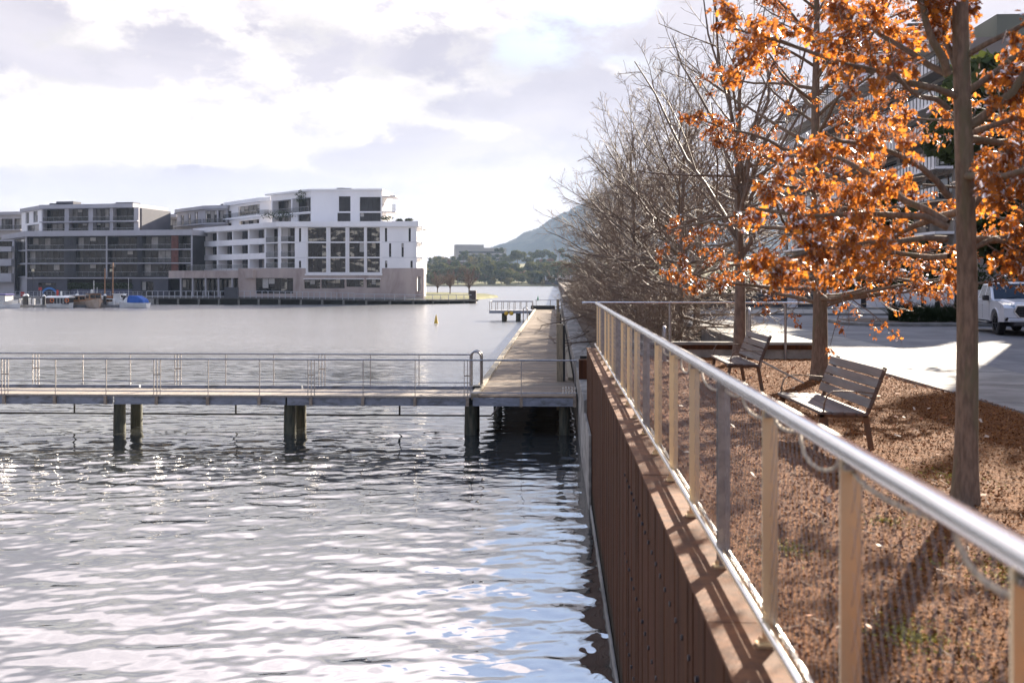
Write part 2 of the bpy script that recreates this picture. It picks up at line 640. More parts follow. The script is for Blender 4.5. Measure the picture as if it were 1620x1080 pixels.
chips('bark_chips', 150000, (1.0, 6.35), (2.5, 23.8), .0165, cm)
tw = pm('twig_litter', (.16, .085, .05), .85, 0, (.09, .05, .03), 30)
chips('twig_litter', 2600, (1.0, 6.3), (2.5, 22), .085, tw, .02, .25, (.04, .09), 1.5)
moss = pm('moss', (.40, .34, .045), .95, 0, (.22, .19, .03), 20)
# moss grows in a few patches, as short tufts
pts = []
for (mx, my, mr, k) in ((1.75, 5.0, .28, 700), (2.75, 6.0, .42, 1000), (2.2, 4.3, .25, 420), (1.5, 6.6, .22, 420), (3.6, 9.2, .5, 520), (3.0, 8.1, .35, 380), (2.4, 7.4, .35, 300)):
    for _ in range(k):
        r = mr * abs(random.gauss(0, .55))
        a_ = random.uniform(0, 6.28)
        pts.append((mx + r * math.cos(a_), my + r * math.sin(a_) * 1.3))
pts = np.array(pts)
n = len(pts)
V = np.zeros((n, 3, 3))
a_ = RNG.uniform(0, 6.28, n)
hh = RNG.uniform(.003, .013, n)
for j in range(3):
    wv = (-.012, .012, 0)[j]
    V[:, j, 0] = pts[:, 0] + wv * np.cos(a_) + (0.01 * RNG.normal(size=n) if j == 2 else 0)
    V[:, j, 1] = pts[:, 1] + wv * np.sin(a_) + (0.01 * RNG.normal(size=n) if j == 2 else 0)
    V[:, j, 2] = bedz(pts[:, 0], pts[:, 1]) + .004 + (hh if j == 2 else 0)
o = link_mesh('moss', np_mesh('moss', V.reshape(-1, 3), np.arange(3 * n).reshape(n, 3)), moss)
tag(o, kind='stuff')
pale_leaf = pm('pale_dead_leaf', (.55, .44, .33), .7, 0, (.42, .30, .20), 30)
chips('leaf_litter', 110, (1.1, 6.2), (3, 20), .06, pale_leaf, .02, .45, (.4, .7), 1.1)
rust_leaf = pm('rust_dead_leaf', (.40, .13, .03), .7, 0, (.28, .09, .02), 30)
chips('fallen_leaves', 200, (1.1, 6.3), (3, 22), .06, rust_leaf, .022, .45, (.5, .8), 1.1)

# ------------------------------------------------------------------ hills and far shore
def ridge(X, Y):
    x = X - 40
    pk = 262 * np.exp(-((X - 310) / 440.) ** 2) + 150 * np.exp(-((X - 1300) / 700.) ** 2) + 22
    prof = np.clip((Y - 2300) / 700, 0, 1)
    prof = prof * prof * (3 - 2 * prof)
    n = (np.sin(X * .021 + 1) * np.sin(Y * .017) * 9 + np.sin(X * .053 + Y * .03) * 4.5 + np.sin(X * .13 + 2 * np.sin(Y * .05)) * 2.0)
    tr = 3.2 * np.sin(X * .41 + 3 * np.sin(X * .13)) * np.sin(X * .27 + Y * .3)
    return -3 + prof * (pk + n + tr)


hill = grid('hill', -1500, 2600, 2280, 3400, 1100, 40, ridge, hill_m)
shore = grid('far_shore', -900, 900, 704, 2300, 200, 60,
             lambda X, Y: -3.6 + np.clip((Y - 704) / 12, 0, 1) * 1.6 + np.clip((Y - 740) / 500, 0, 1.2) * 22 + 3 * np.sin(X * .012), grass_m)
# ------------------------------------------------------------------ rusted steel wall along the bed
WX0, WX1 = .735, .985
PITCH = .6
wall = thing('steel_retaining_wall', 'rust brown ribbed steel retaining wall holding the bark bed above the water', 'retaining wall', (WX0, 10, WATER))
b = MB()
# one sheet: flat pans with raised trapezoid ribs, local y 0..PITCH
prof = [(0, 0), (.17, 0), (.174, -.005), (.186, -.005), (.19, 0), (.596, 0), (.5965, .006), (.60, .006)]
zt, zb = -.008, WATER - .5
outer = [(x, y) for (y, x) in prof]
n = len(outer)
vs = [(x, y, zb) for x, y in outer] + [(x, y, zt) for x, y in outer] + [(x + .02, y, zb) for x, y in outer] + [(x + .02, y, zt) for x, y in outer]
fs = []
for i in range(n - 1):
    fs.append((i, n + i, n + i + 1, i + 1))
    fs.append((2 * n + i, 2 * n + i + 1, 3 * n + i + 1, 3 * n + i))
    fs.append((n + i, 3 * n + i, 3 * n + i + 1, n + i + 1))
fs += [(0, 2 * n, 3 * n, n), (n - 1, 2 * n - 1, 4 * n - 1, 3 * n - 1)]
b.add(vs, fs)
me = bpy.data.meshes.new('steel_sheet')
me.from_pydata(b.v, [], b.f)
me.materials.append(corten)
Y0 = -1.2
sheets = []
for k in range(42):
    o = bpy.data.objects.new('steel_sheet', me)
    COL.objects.link(o)
    o.parent = wall
    o.location = (random.uniform(-.005, .004), Y0 + k * PITCH - 10, -WATER)
    sheets.append(o)
bolt_mb = MB()
for z in (-.42, -1.25, -2.1):
    for y in (.09, .40):
        bolt_mb.lathe((0, 0, 0), [(.0, 0)], 3) if False else None
        c = Vector((-.004, y, z))
        bolt_mb.tube([c + Vector((.01, 0, 0)), c + Vector((-.012, 0, 0))], .017, 6)
bm_ = bpy.data.meshes.new('bolt')
bm_.from_pydata(bolt_mb.v, [], bolt_mb.f)
bolt_mat = pm('bolt_steel', (.05, .045, .05), .5, .5)
bm_.materials.append(bolt_mat)
for k in range(20):
    o = bpy.data.objects.new('bolt', bm_)
    COL.objects.link(o)
    o.parent = wall
    o.location = (0, Y0 + k * PITCH - 10, -WATER)
# flat cap plates with a narrow joint between them
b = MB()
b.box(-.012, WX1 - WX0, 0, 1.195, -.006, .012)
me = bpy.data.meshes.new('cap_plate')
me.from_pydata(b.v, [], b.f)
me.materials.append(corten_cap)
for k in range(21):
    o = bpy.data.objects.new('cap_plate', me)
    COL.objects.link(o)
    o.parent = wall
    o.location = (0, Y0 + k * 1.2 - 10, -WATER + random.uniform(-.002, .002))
b = MB()
b.box(WX0 + .03, WX1 + .0, Y0 + 42 * PITCH - .02, Y0 + 42 * PITCH, WATER - .5, -.01)
b.box(WX1 - .016, WX1 + .0, Y0, Y0 + 42 * PITCH - .025, -2.0, -.007)
b.build('back_plate', corten, wall)
WEND = Y0 + 42 * PITCH          # = 24.0

# ------------------------------------------------------------------ long railing on the wall
RX = .955
RZ = 1.085
rail = thing('steel_railing', 'stainless railing with round handrail and flat plate posts on the rusted wall cap', 'railing', (RX, 10, 0))
b = MB()
b.tube([(RX, -1.2, RZ), (RX, 12, RZ), (RX, WEND - .05, RZ)], .036, 24)
b.build('handrail', steel, rail, smooth='auto')
b = MB()
b.tube([(RX - .025, -1.2, .105), (RX - .025, WEND - .05, .105)], .016, 10)
b.build('lower_rail', steel, rail, smooth='auto')
b = MB()
b.tube([(RX + .022, -1.2, .105), (RX + .022, WEND - .05, .105)], .012, 8)
# lacing wound round the lower rail
b.build('lower_rail', steel, rail, smooth='auto')
b = MB()
for k in range(0, 900):
    y = -1.0 + k * .0275
    if y > WEND - .2:
        break
    b.bar((RX - .045, y, .100), (RX - .006, y + .012, .117), .005, .005)
lac = b.build('lacing', steel_post, rail)
lac['kind'] = 'stuff'
postm = MB()
postm.box(-.034, .034, -.006, .006, .013, RZ - .02)
pm_a = bpy.data.meshes.new('post')
pm_a.from_pydata(postm.v, [], postm.f)
pm_a.materials.append(steel_post)
pm_b = pm_a.copy()
pm_b.materials.clear()
pm_b.materials.append(dull_steel)
foot = MB()
foot.box(-.06, .03, -.035, .035, .013, .024)
foot.box(-.05, -.03, -.012, .012, .024, .05)
ft = bpy.data.meshes.new('foot_plate')
ft.from_pydata(foot.v, [], foot.f)
ft.materials.append(steel_post)
sd = MB()
sd.box(-.026, .026, -.03, .03, RZ - .05, RZ - .034)
sd_ = bpy.data.meshes.new('saddle')
sd_.from_pydata(sd.v, [], sd.f)
sd_.materials.append(dull_steel)
posts_y = []
kpost = 0
y = 2.06 - 1.22 * 2
while y < WEND:
    posts_y.append(y)
    o = bpy.data.objects.new('post', pm_a)
    COL.objects.link(o)
    o.parent = rail
    o.location = (0, y - 10, 0)
    if kpost % 4 == 1:            # expansion joint: a second plate beside the first
        o2 = bpy.data.objects.new('post', pm_a)
        COL.objects.link(o2)
        o2.parent = rail
        o2.location = (0, y - 10 + .05, 0)
        o.data = pm_b
        o2.data = pm_b
    o3 = bpy.data.objects.new('saddle', sd_)
    COL.objects.link(o3)
    o3.parent = o
    f2 = bpy.data.objects.new('foot_plate', ft)
    COL.objects.link(f2)
    f2.parent = o
    y += 1.22
    kpost += 1
# woven wire between the posts
for k in range(len(posts_y) - 1):
    ya, yb = posts_y[k] + .02, posts_y[k + 1] - .02
    if yb < 1.0:
        continue
    b = MB()
    z0, z1 = .12, RZ - .04
    step = .075
    hspan, wspan = z1 - z0, yb - ya
    i = -hspan * .5
    while i < wspan:
        for sgn in (1, -1):
            # a diagonal line through the panel, clipped to it
            p0 = [ya + i, z0]
            p1 = [ya + i + hspan * .5, z1]
            if p0[0] < ya:
                tt = (ya - p0[0]) / (p1[0] - p0[0])
                p0 = [ya, z0 + tt * hspan]
            if p1[0] > yb:
                tt = (yb - p0[0]) / (p1[0] - p0[0])
                p1 = [yb, p0[1] + tt * (p1[1] - p0[1])]
            if p1[0] - p0[0] > .02:
                q0, q1 = p0, p1
                if sgn < 0:
                    q0, q1 = [ya + yb - p0[0], p0[1]], [ya + yb - p1[0], p1[1]]
                b.tube([(RX + .002 * sgn, q0[0], q0[1]), (RX + .002 * sgn, q1[0], q1[1])], .0011, 3, caps=False)
        i += step
    if b.v:
        w = b.build('wire_mesh', dull_steel, rail)
        w['kind'] = 'stuff'

# pale hose looped below the handrail
hose_m = pm('pale_hose', (.52, .42, .30), .7, 0, (.42, .33, .23), 20)
b = MB()
pts = []
y = 1.2
sag = (.05, .10, .06, .12, .05, .08)
k = 0
while y < 9:
    L_ = (.78, .52, .95, .6, .45)[k % 5]
    for j in range(8):
        u = j / 8
        pts.append((RX + .02 + .014 * math.sin(u * 6.28), y + u * L_, RZ - .03 - sag[k % 6] * .9 * 4 * u * (1 - u) * (1.0 if y < 9 else .55)))
    y += L_
    k += 1
b.tube(pts, .008, 6)
tag(b.build('hose', hose_m, smooth=True), 'pale thin hose hanging in loops beneath the steel handrail', 'hose')

# ------------------------------------------------------------------ cross railing at the end of the bed
cy = 23.96
cr_ = thing('cross_railing', 'thin tube railing crossing the far end of the bark bed', 'railing', (3.2, cy, -.2))
b = MB()
b.tube([(.62, cy, RZ + .01), (6.3, cy, RZ + .01)], .024, 10)
b.build('handrail', steel, cr_, smooth='auto')
for px_ in (2.72, 5.45):
    b = MB()
    b.tube([(px_, cy, -.25), (px_, cy, RZ - .012)], .032, 10)
    b.build('post', dull_steel, cr_, smooth='auto')

# low wall under it, raised slab behind it
lw = thing('low_wall', 'low concrete wall with a rusted steel band across the end of the bark bed', 'wall', (3.5, 24.2, -.2))
b = MB()
b.box(1.0, 6.3, 24.03, 24.30, -.4, .02)
b.build('concrete_base', seawall_m, lw)
b = MB()
b.box(1.0, 6.3, 24.008, 24.03, -.02, .085)
b.build('steel_band', corten, lw)
b = MB()
b.box(1.0, 6.3, 24.012, 24.32, .088, .15)
b.build('coping', concrete, lw)
b = MB()
b.box(4.6, 6.38, 24.34, 37.5, -.3, .14)
tag(b.build('raised_platform', concrete), kind='structure')

# stainless hoops standing beyond the low wall
def hoop(x, y, z0, label):
    r = thing('steel_hoop', label, 'hoop', (x, y, z0), world=False, group='hoops by the low wall')
    b = MB()
    pts = [(0, 0, 0), (0, 0, .62)] + [(0, .16 - .16 * math.cos(a), .62 + .16 * math.sin(a)) for a in np.linspace(.3, math.pi - .3, 7)] + [(0, .32, .62), (0, .32, 0)]
    b.tube(pts, .036, 10)
    b.build('hoop_tube', dull_steel, r, smooth='auto')
    b = MB()
    b.box(-.09, .09, -.09, .41, -.006, .012)
    b.build('base_plate', dull_steel, r)
    return r


p_ = at_y(1052, 540, 22.6)
hoop(p_.x, 22.6, bz(p_.x, 22.6), 'short steel hoop standing in front of the low wall near the wall end')
p_ = at_y(1186, 540, 24.9)
hoop(p_.x, 24.9, .14, 'short steel hoop standing on the raised slab behind the far bench')

# ------------------------------------------------------------------ benches
benchwood = pm('bench_timber', (.125, .082, .066), .6, 0, (.07, .048, .04), 3, 8, (6, .5, 6), bump=.002, bscale=60, spec=.5, col3=(.115, .11, .11), scale3=1.1)
bench_steel = pm('bench_frame_steel', (.10, .075, .06), .45, .5, (.15, .085, .05), 7)


def make_bench():
    r = thing('park_bench', '', 'bench', world=False, group='benches in the bark bed')
    L = 1.78
    # seat slats (front at -x)
    for i in range(4):
        b = MB()
        x = -.27 + i * .128
        b.box(x, x + .112, -L / 2, L / 2, .395 + .004 * i * -1, .428 - .004 * i)
        b.build('seat_slat', benchwood, r, bevel=.006)
    # back slats, reclined
    up = Vector((.36, 0, .93)).normalized()
    nrm = Vector((.93, 0, -.36)).normalized()
    base = Vector((.235, 0, .46))
    for i in range(4):
        b = MB()
        c = base + up * (.05 + i * .112)
        b.bar(c + Vector((0, -L / 2, 0)), c + Vector((0, L / 2, 0)), .03, .098, up=up)
        b.build('back_slat', benchwood, r, bevel=.006)
    for s in (-1, 1):
        y = s * (L / 2 - .10)
        b = MB()
        b.bar((.30, y, -.03), (.225, y, .40), .012, .06, up=(1, 0, 0))
        b.build('rear_leg', bench_steel, r)
        b = MB()
        b.bar((-.30, y, -.03), (-.215, y, .40), .012, .05, up=(1, 0, 0))
        b.build('front_leg', bench_steel, r)
        b = MB()
        b.bar((-.27, y, .375), (.25, y, .375), .012, .04)
        c0 = Vector((.225, y, .40))
        b.bar(c0 + nrm * .025, c0 + nrm * .025 + up * .52, .012, .045, up=nrm)
        b.build('side_frame', bench_steel, r)
        b = MB()
        ys = s * (L / 2 - .02)
        pts = [(-.235, ys, .40), (-.22, ys, .52), (-.19, ys, .60), (-.13, ys, .635), (-.04, ys, .64), (.15, ys, .63), (.31, ys, .615)]
        for q0, q1 in zip(pts[:-1], pts[1:]):
            b.bar(q0, q1, .026, .011)
        b.build('armrest', bench_steel, r)
    b = MB()
    b.bar((-.05, -L / 2 + .1, .365), (-.05, L / 2 - .1, .365), .04, .02)
    b.build('stretcher', bench_steel, r)
    return r


bench = make_bench()
bench.location = (2.98, 11.35, bz(2.98, 11.35) + .01)
bench.rotation_euler.z = rad(1.5)
bench['label'] = 'brown timber slat bench with steel arms beside the orange leaved trees, nearer of the two'
place(bench, (3.05, 17.15, bz(3.05, 17.15) + .01), rad(0), 'brown timber slat bench farther off, in front of the low wall')

# coiled irrigation/guy stakes beside the second tree
b = MB()
pa, pb_ = at_y(1205, 571, 15.2), at_y(1272, 606, 14.6)
b.tube([pa, pb_], .014, 8)
b.tube([pa, pa + Vector((-.02, .0, -.10))], .012, 6)
stk = b.build('stake', rusty_bracket, smooth='auto')
tag(stk, 'thin slanting stake leaning near the second tree trunk', 'stake')
# ------------------------------------------------------------------ long timber jetty
DECK = -1.87
JX0, JX1 = -2.52, .60
JY0, JY1 = 30.05, 119.0
jetty = thing('timber_jetty', 'long weathered plank jetty running out beside the sea wall', 'jetty', (-1, 31, WATER))
jo = ORG[jetty.name]
pl = MB()
pl.box(JX0 + .17, JX1, 0, .134, -.045, 0)
pm_ = bpy.data.meshes.new('plank')
pm_.from_pydata([(v[0] - jo.x, v[1], v[2]) for v in pl.v], [], pl.f)
woods = [deckwood,
         pm('weathered_decking_grey', (.225, .185, .145), .82, 0, (.15, .125, .10), 4.0, 8, (.45, 6, 1), bump=.004, bscale=50, spec=.25),
         pm('weathered_decking_brown', (.29, .21, .145), .8, 0, (.17, .12, .08), 4.0, 8, (.45, 6, 1), bump=.004, bscale=50, spec=.25)]
pms = []
for w in woods:
    m2 = pm_.copy()
    m2.name = 'plank'
    m2.materials.append(w)
    pms.append(m2)
N = int((JY1 - JY0) / .14)
rest = MB()
for k in range(N):
    y = JY0 + k * .14
    if k < 298:
        o = bpy.data.objects.new('plank', random.choice(pms))
        COL.objects.link(o)
        o.parent = jetty
        o.location = (random.uniform(-.012, .012), y - jo.y, DECK - jo.z + random.uniform(-.004, .004))
    else:
        rest.box(JX0 + .17, JX1, y, y + .134, DECK - .045, DECK + random.uniform(-.004, .004))
o = rest.build('planking', deckwood, jetty)
o['kind'] = 'stuff'
# pale edge timber along the water side
for k in range(15):
    b = MB()
    y = JY0 + k * 5.95
    b.box(JX0 - .06, JX0 + .16, y, y + 5.93, DECK - .12, DECK + .07)
    b.build('edge_timber', pm('pale_edge_timber', (.38, .32, .235), .85, 0, (.26, .22, .16), 5, 7, (1, .4, 1)), jetty, bevel=.01)
b = MB()
for x in (JX0 + .25, -1.0, JX1 - .2):
    b.box(x - .1, x + .1, JY0 + .15, JY1, DECK - .32, DECK - .05)
b.build('joist', darkwood, jetty)
b = MB()
b.box(JX0, JX1, JY0 - .06, JY0 - .005, DECK - .30, DECK - .055)
b.build('end_beam', galv, jetty)
for x in (-1.35, -.55):
    b = MB()
    b.box(x, x + .035, JY0 - .075, JY0 - .062, DECK - .24, DECK - .10)
    b.build('beam_stiffener', galv, jetty)
for k in range(12):
    y = JY0 + .4 + k * 7.4
    for x in ((JX0 + .3, .25) if k else (.25,)):
        b = MB()
        b.tube([(x, y, WATER - 2), (x, y, DECK - .3)], .17, 10)
        b.build('pile', pilewood, jetty, smooth='auto')
# tall fender posts on the wall side
for (x, y, h, lab) in ((.12, 34.6, 1.98, 'tall bleached square timber post on the jetty with a dark face'),
                       (.12, 60, 1.5, 'square timber post farther along the jetty edge'),
                       (.14, 104, 1.45, 'square timber post near the outer end of the jetty')):
    r = thing('fender_post', lab, 'post', (x, y, DECK))
    b = MB()
    b.box(x - .11, x + .11, y - .11, y + .11, DECK - 1.0, DECK + h)
    b.build('timber', postwood, r, bevel=.012)
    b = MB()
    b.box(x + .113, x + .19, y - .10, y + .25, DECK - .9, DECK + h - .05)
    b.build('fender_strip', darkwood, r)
# low upstand along the wall side of the jetty
b = MB()
b.box(.42, .58, 34.8, 118, DECK + .004, DECK + .10)
tag(b.build('kerb_timber', postwood), 'low timber kerb along the wall side of the jetty planks', 'kerb')

# ------------------------------------------------------------------ cross pier (gangway) with railings
PYF, PYB = 29.95, 32.0
PX0 = -34.0
pier = thing('gangway_pier', 'steel framed gangway pier with open tube railings crossing the water', 'pier', (-12, 31, WATER))
gang = pm('gangway_planks', (.36, .31, .26), .85, 0, (.27, .235, .20), 5, 7, (6, .5, 1), bump=.004, spec=.2)
pl = MB()
pl.box(0, .134, PYF + .03, PYB - .16, -.045, 0)
gm = bpy.data.meshes.new('plank')
po = ORG[pier.name]
gm.from_pydata([(v[0], v[1] - po.y, v[2]) for v in pl.v], [], pl.f)
gm.materials.append(gang)
k = 0
x = JX0 - .20
while x > PX0:
    o = bpy.data.objects.new('plank', gm)
    COL.objects.link(o)
    o.parent = pier
    o.location = (x - po.x, 0, DECK - po.z + random.uniform(-.003, .003))
    x -= .14
    k += 1
segs = [PX0, -29.6, -24.3, -19.0, -13.55, -8.2, -2.62]
for a, c in zip(segs[:-1], segs[1:]):
    b = MB()
    b.box(a + .03, c - .03, PYF - .02, PYF + .02, DECK - .29, DECK - .05)
    b.box(a + .03, c - .03, PYF - .07, PYF - .02, DECK - .29, DECK - .275)
    b.box(a + .03, c - .03, PYF - .07, PYF - .02, DECK - .065, DECK - .05)
    b.build('edge_beam', galv, pier)
    b = MB()
    b.box(a + .03, c - .03, PYB - .14, PYB, DECK - .25, DECK + .09)
    b.build('kerb_beam', galv, pier)
b = MB()
b.box(PX0, JX0 - .05, PYF - .10, PYF + .025, DECK - .045, DECK + .012)
b.build('edge_plank', gang, pier, bevel=.008)
for x in segs[1:]:
    for y, dx_ in ((30.35, 0), (31.6, 0)):
        b = MB()
        b.tube([(x, y, WATER - 2), (x, y, WATER + .25), (x + .006, y, DECK - .29)], [.19, .188, .178], 14)
        b.build('pile', pilewood, pier, smooth='auto')
    b = MB()
    b.box(x - .1, x + .1, 30.2, 31.8, DECK - .28, DECK - .055)
    b.build('crosshead', darkwood, pier)
# railings of the gangway
tube_m = dull_steel


def gang_rail(name, lab, y, x0, x1, posts, ztop, zlow, zfoot, doubles, brackets, endcol=None):
    r = thing(name, lab, 'railing', ((x0 + x1) / 2, y, DECK))
    b = MB()
    b.tube([(x0, y, DECK + ztop), (x1, y, DECK + ztop)], .026, 10)
    b.build('handrail', tube_m, r, smooth='auto')
    b = MB()
    b.tube([(x0, y, DECK + zlow), (x1, y, DECK + zlow)], .018, 8)
    b.build('lower_rail', tube_m, r, smooth='auto')
    for i, x in enumerate(posts):
        offs = (-.10, 0, .10) if i in doubles else (0,)
        for q in offs:
            b = MB()
            b.box(x + q - .010, x + q + .010, y - .022, y + .022, DECK + zfoot, DECK + ztop - .02)
            b.build('post', dull_steel, r)
        if i in doubles:
            b = MB()
            b.box(x - .11, x + .11, y - .012, y + .012, DECK + .60, DECK + .635)
            b.build('clamp', rusty_bracket, r)
        if brackets:
            b = MB()
            b.box(x - .045, x + .045, y - .085, y - .035, DECK - .295, DECK - .03)
            b.build('bracket', rusty_bracket, r)
    return r


fx = [(656 + 83.4 * k - 880) * 30 / 1575 - .07 for k in range(-20, 4)]
dbl = {i for i in range(len(fx)) if (i - 1) % 3 == 0}
fx = [x for x in fx if x > PX0]
# doubles at 239, 489(ish), 740 in the photograph: every third post
base = -2.67
front_posts = [base - 1.585 * k for k in range(20)]
gang_rail('pier_railing', 'front tube railing of the gangway pier with brackets on the grey beam', PYF - .05, PX0, .62,
          front_posts + [-1.05, .55], 1.09, .115, -.02, {0, 3, 6, 9, 12, 15, 18}, True)
back_posts = [-6.0 - 1.58 * k for k in range(17)] + [-4.42]
gang_rail('pier_railing', 'rear tube railing of the gangway pier ending at the curved ladder', PYB - .06, PX0, -2.75,
          back_posts, 1.10, .20, .06, {1, 4, 7, 10, 13}, False)
# pipe hung below the gangway
r = thing('hung_pipe', 'thin dark pipe hung on rods below the gangway pier', 'pipe', (-12, 31.9, WATER))
b = MB()
zp = DECK - .86
b.tube([(PX0, 31.95, zp), (-2.1, 31.95, zp)], .027, 8)
b.build('pipe', darkwood, r, smooth='auto')
for k in range(6):
    x = -5.05 - 5.36 * k
    b = MB()
    b.tube([(x, 31.95, zp), (x, 31.95, DECK - .2)], .03, 8)
    b.build('rod', darkwood, r, smooth='auto')
b = MB()
b.tube([(-2.1, 31.95, zp), (-1.75, 31.95, zp + .38)], .027, 8)
b.tube([(-1.9, 31.95, zp + .25), (-1.9, 31.95, DECK - .1)], .03, 8)
b.build('brace', dull_steel, r, smooth='auto')


# swim ladders with curved handles
def ladder(x, y, lab, n=2):
    r = thing('swim_ladder', lab, 'ladder', (x, y, DECK), world=False, group='swim ladders')
    for k in range(2):
        b = MB()
        yy_ = k * .5
        pts = [(.17, yy_, .0), (.17, yy_, 1.0)] + [(.17 * math.cos(a), yy_, 1.0 + .17 * math.sin(a)) for a in np.linspace(.3, math.pi - .3, 7)] + [(-.17, yy_, 1.0), (-.17, yy_, -1.7)]
        b.tube(pts, .034, 10)
        b.build('handle', dull_steel, r, smooth='auto')
    for k in range(5):
        b = MB()
        b.tube([(-.17, 0, -.25 - .3 * k), (-.17, .5, -.25 - .3 * k)], .02, 8)
        b.build('rung', dull_steel, r)
    return r


ladder(-2.62, 32.3, 'curved steel swim ladder at the corner of gangway and jetty')
ladder(-2.62, 84, 'curved steel swim ladder far along the jetty edge')
b = MB()
b.box(-2.66, -2.40, 31.6, 31.95, DECK + .02, DECK + .13)
tag(b.build('mooring_block', darkwood, bevel=.015), 'small dark block on the deck at the foot of the swim ladder', 'block')

# sea wall beside the jetty
b = MB()
b.box(.66, 1.5, WEND + .02, 150, -6, -1.25)
b.box(.66, WX1, 20, WEND + .0, -6, -1.9) if False else None
tag(b.build('sea_wall', seawall_m, bevel=.02), 'long weathered concrete sea wall beside the jetty', 'sea wall')
b = MB()
b.box(.665, .735 - .012, 20.5, WEND + .015, -6, -1.55)
b.box(.690, .735 - .012, -1.2, 20.48, -6, WATER + .11)
tag(b.build('wall_footing', seawall_m, bevel=.01), 'pale concrete ledge along the foot of the steel wall', 'ledge')
r = thing('steel_wall_panels', 'low dark rusted steel wall behind the concrete sea wall', 'wall', (1.5, 60, -1.25))
for k in range(21):
    b = MB()
    b.box(1.502, 1.54, WEND + .05 + k * 6, WEND + .02 + (k + 1) * 6, -1.3, -.30)
    b.build('panel', corten, r)
for k in range(40):
    b = MB()
    # joints between sea wall blocks read as thin raised ribs of mortar
    y = WEND + 2 + k * 3.0
    b.box(.655, 1.49, y, y + .03, -1.9, -1.246)
    o = b.build('wall_joint', pm('mortar', (.22, .21, .19), .9), bpy.data.objects['sea_wall'])
r = thing('end_post', 'dark rusted steel box post where the pier railing meets the sea wall', 'post', (.75, 29.2, -1.9))
b = MB()
b.box(.66, .94, 29.0, 29.3, -1.26, -.68)
b.build('steel_box', corten, r, bevel=.01)
b = MB()
b.box(.70, .90, 29.35, 29.6, -1.26, -.60)
b.build('back_box', darkwood, r)
# galvanised clamps at the end of the pier rail
r = thing('rail_clamps', 'bright galvanised clamp set at the wall end of the pier railing', 'clamp', (.4, 29.9, DECK))
for k in range(5):
    for z in (.10, .22):
        b = MB()
        b.box(.18 + k * .09, .22 + k * .09, 29.84, 29.875, DECK + z, DECK + z + .09)
        b.build('clamp', steel, r)

# ------------------------------------------------------------------ platform at the outer end
r = thing('outer_platform', 'small landing platform on piles at the outer end of the jetty', 'platform', (-5, 114, WATER))
b = MB()
b.box(-7.6, JX0 - .08, 112.6, 116.4, DECK - .32, DECK + .0)
b.build('deck', galv, r)
for x in (-5.95, -4.35, -2.9):
    for y in (113.0, 116):
        b = MB()
        b.tube([(x, y, WATER - 2), (x, y, DECK - .3)], .24, 10)
        b.build('pile', pilewood, r, smooth='auto')
r2 = thing('platform_railing', 'pale tube railing around the small outer landing platform', 'railing', (-5, 112.7, DECK))
for y in (112.7, 116.3):
    b = MB()
    b.tube([(-7.55, y, DECK + 1.0), (-2.7, y, DECK + 1.0)], .035, 8)
    b.build('handrail', dull_steel, r2)
    for k in range(8):
        b = MB()
        x = -7.55 + k * .69
        b.box(x - .03, x + .03, y - .02, y + .02, DECK, DECK + .98)
        b.build('post', rusty_bracket, r2)
b = MB()
b.tube([(-7.55, 112.7, DECK + 1.0), (-7.55, 116.3, DECK + 1.0)], .035, 8)
b.build('handrail', dull_steel, r2)
r = thing('end_railing', 'thin railing across the outer end of the plank jetty', 'railing', (-1, 118.8, DECK))
b = MB()
b.tube([(-2.5, 118.8, DECK + 1.05), (1.0, 118.8, DECK + 1.05)], .035, 8)
b.build('handrail', dull_steel, r)
for x in (-2.4, -.7, .9):
    b = MB()
    b.box(x - .03, x + .03, 118.78, 118.82, DECK, DECK + 1.03)
    b.build('post', rusty_bracket, r)
b = MB()
b.box(-3.0, -.15, 117.2, 118.0, DECK + .005, DECK + .45)
tag(b.build('seat_block', darkwood, bevel=.04), 'long dark seat block at the outer end of the jetty', 'block')
# yellow fender float hung at the platform
r = thing('yellow_float', 'round yellow float hanging between the platform piles', 'float', (-5.35, 112.3, WATER + .9), world=False)
for x in (-.28, .28):
    b = MB()
    b.lathe((x, 0, -.22), [(.08, 0), (.2, .06), (.26, .2), (.22, .36), (.1, .44)], 10)
    b.build('float_ball', pm('yellow_paint', (.62, .38, .03), .5, 0, (.5, .30, .03), 5), r, smooth=True)
b = MB()
b.box(-.5, .5, -.04, .04, .18, .26)
b.build('cross_bar', darkwood, r)
# concrete block and railing past the end of the jetty
b = MB()
b.box(.75, 2.6, 120.5, 128, -3.4, -.35)
tag(b.build('concrete_block', seawall_m, bevel=.04), 'square concrete block at the far end of the sea wall', 'block')
r = thing('promenade_railing', 'pale railing on top of the far concrete block and promenade', 'railing', (3, 124, -.35))
b = MB()
for z in (.45, .95):
    b.tube([(.8, 121, -.35 + z), (14, 123, -.35 + z)], .04, 6)
b.build('rail', dull_steel, r)
for k in range(10):
    b = MB()
    x = .85 + k * 1.4
    b.box(x - .04, x + .04, 121 + k * .21 - .03, 121 + k * .21 + .03, -.35, .6)
    b.build('post', dull_steel, r)

# ------------------------------------------------------------------ buoys
def cone_buoy(name, x, y, lab, m, s=1.0):
    r = thing(name, lab, 'buoy', (x, y, WATER), world=False)
    b = MB()
    b.lathe((0, 0, -.3), [(.3 * s, 0), (.52 * s, .1), (.55 * s, .42 * s), (.46 * s, .5 * s)], 16)
    b.build('float_ring', m, r, smooth='auto')
    b = MB()
    b.lathe((0, 0, .15 * s), [(.42 * s, 0), (.36 * s, .25 * s), (.16 * s, 1.2 * s), (.12 * s, 1.45 * s), (.03, 1.5 * s)], 14)
    b.build('cone', m, r, smooth='auto')
    b = MB()
    b.lathe((0, 0, 1.62 * s), [(.02, 0), (.05 * s, .02), (.05 * s, .12), (.02, .14)], 8)
    b.build('lamp', m, r)
    return r


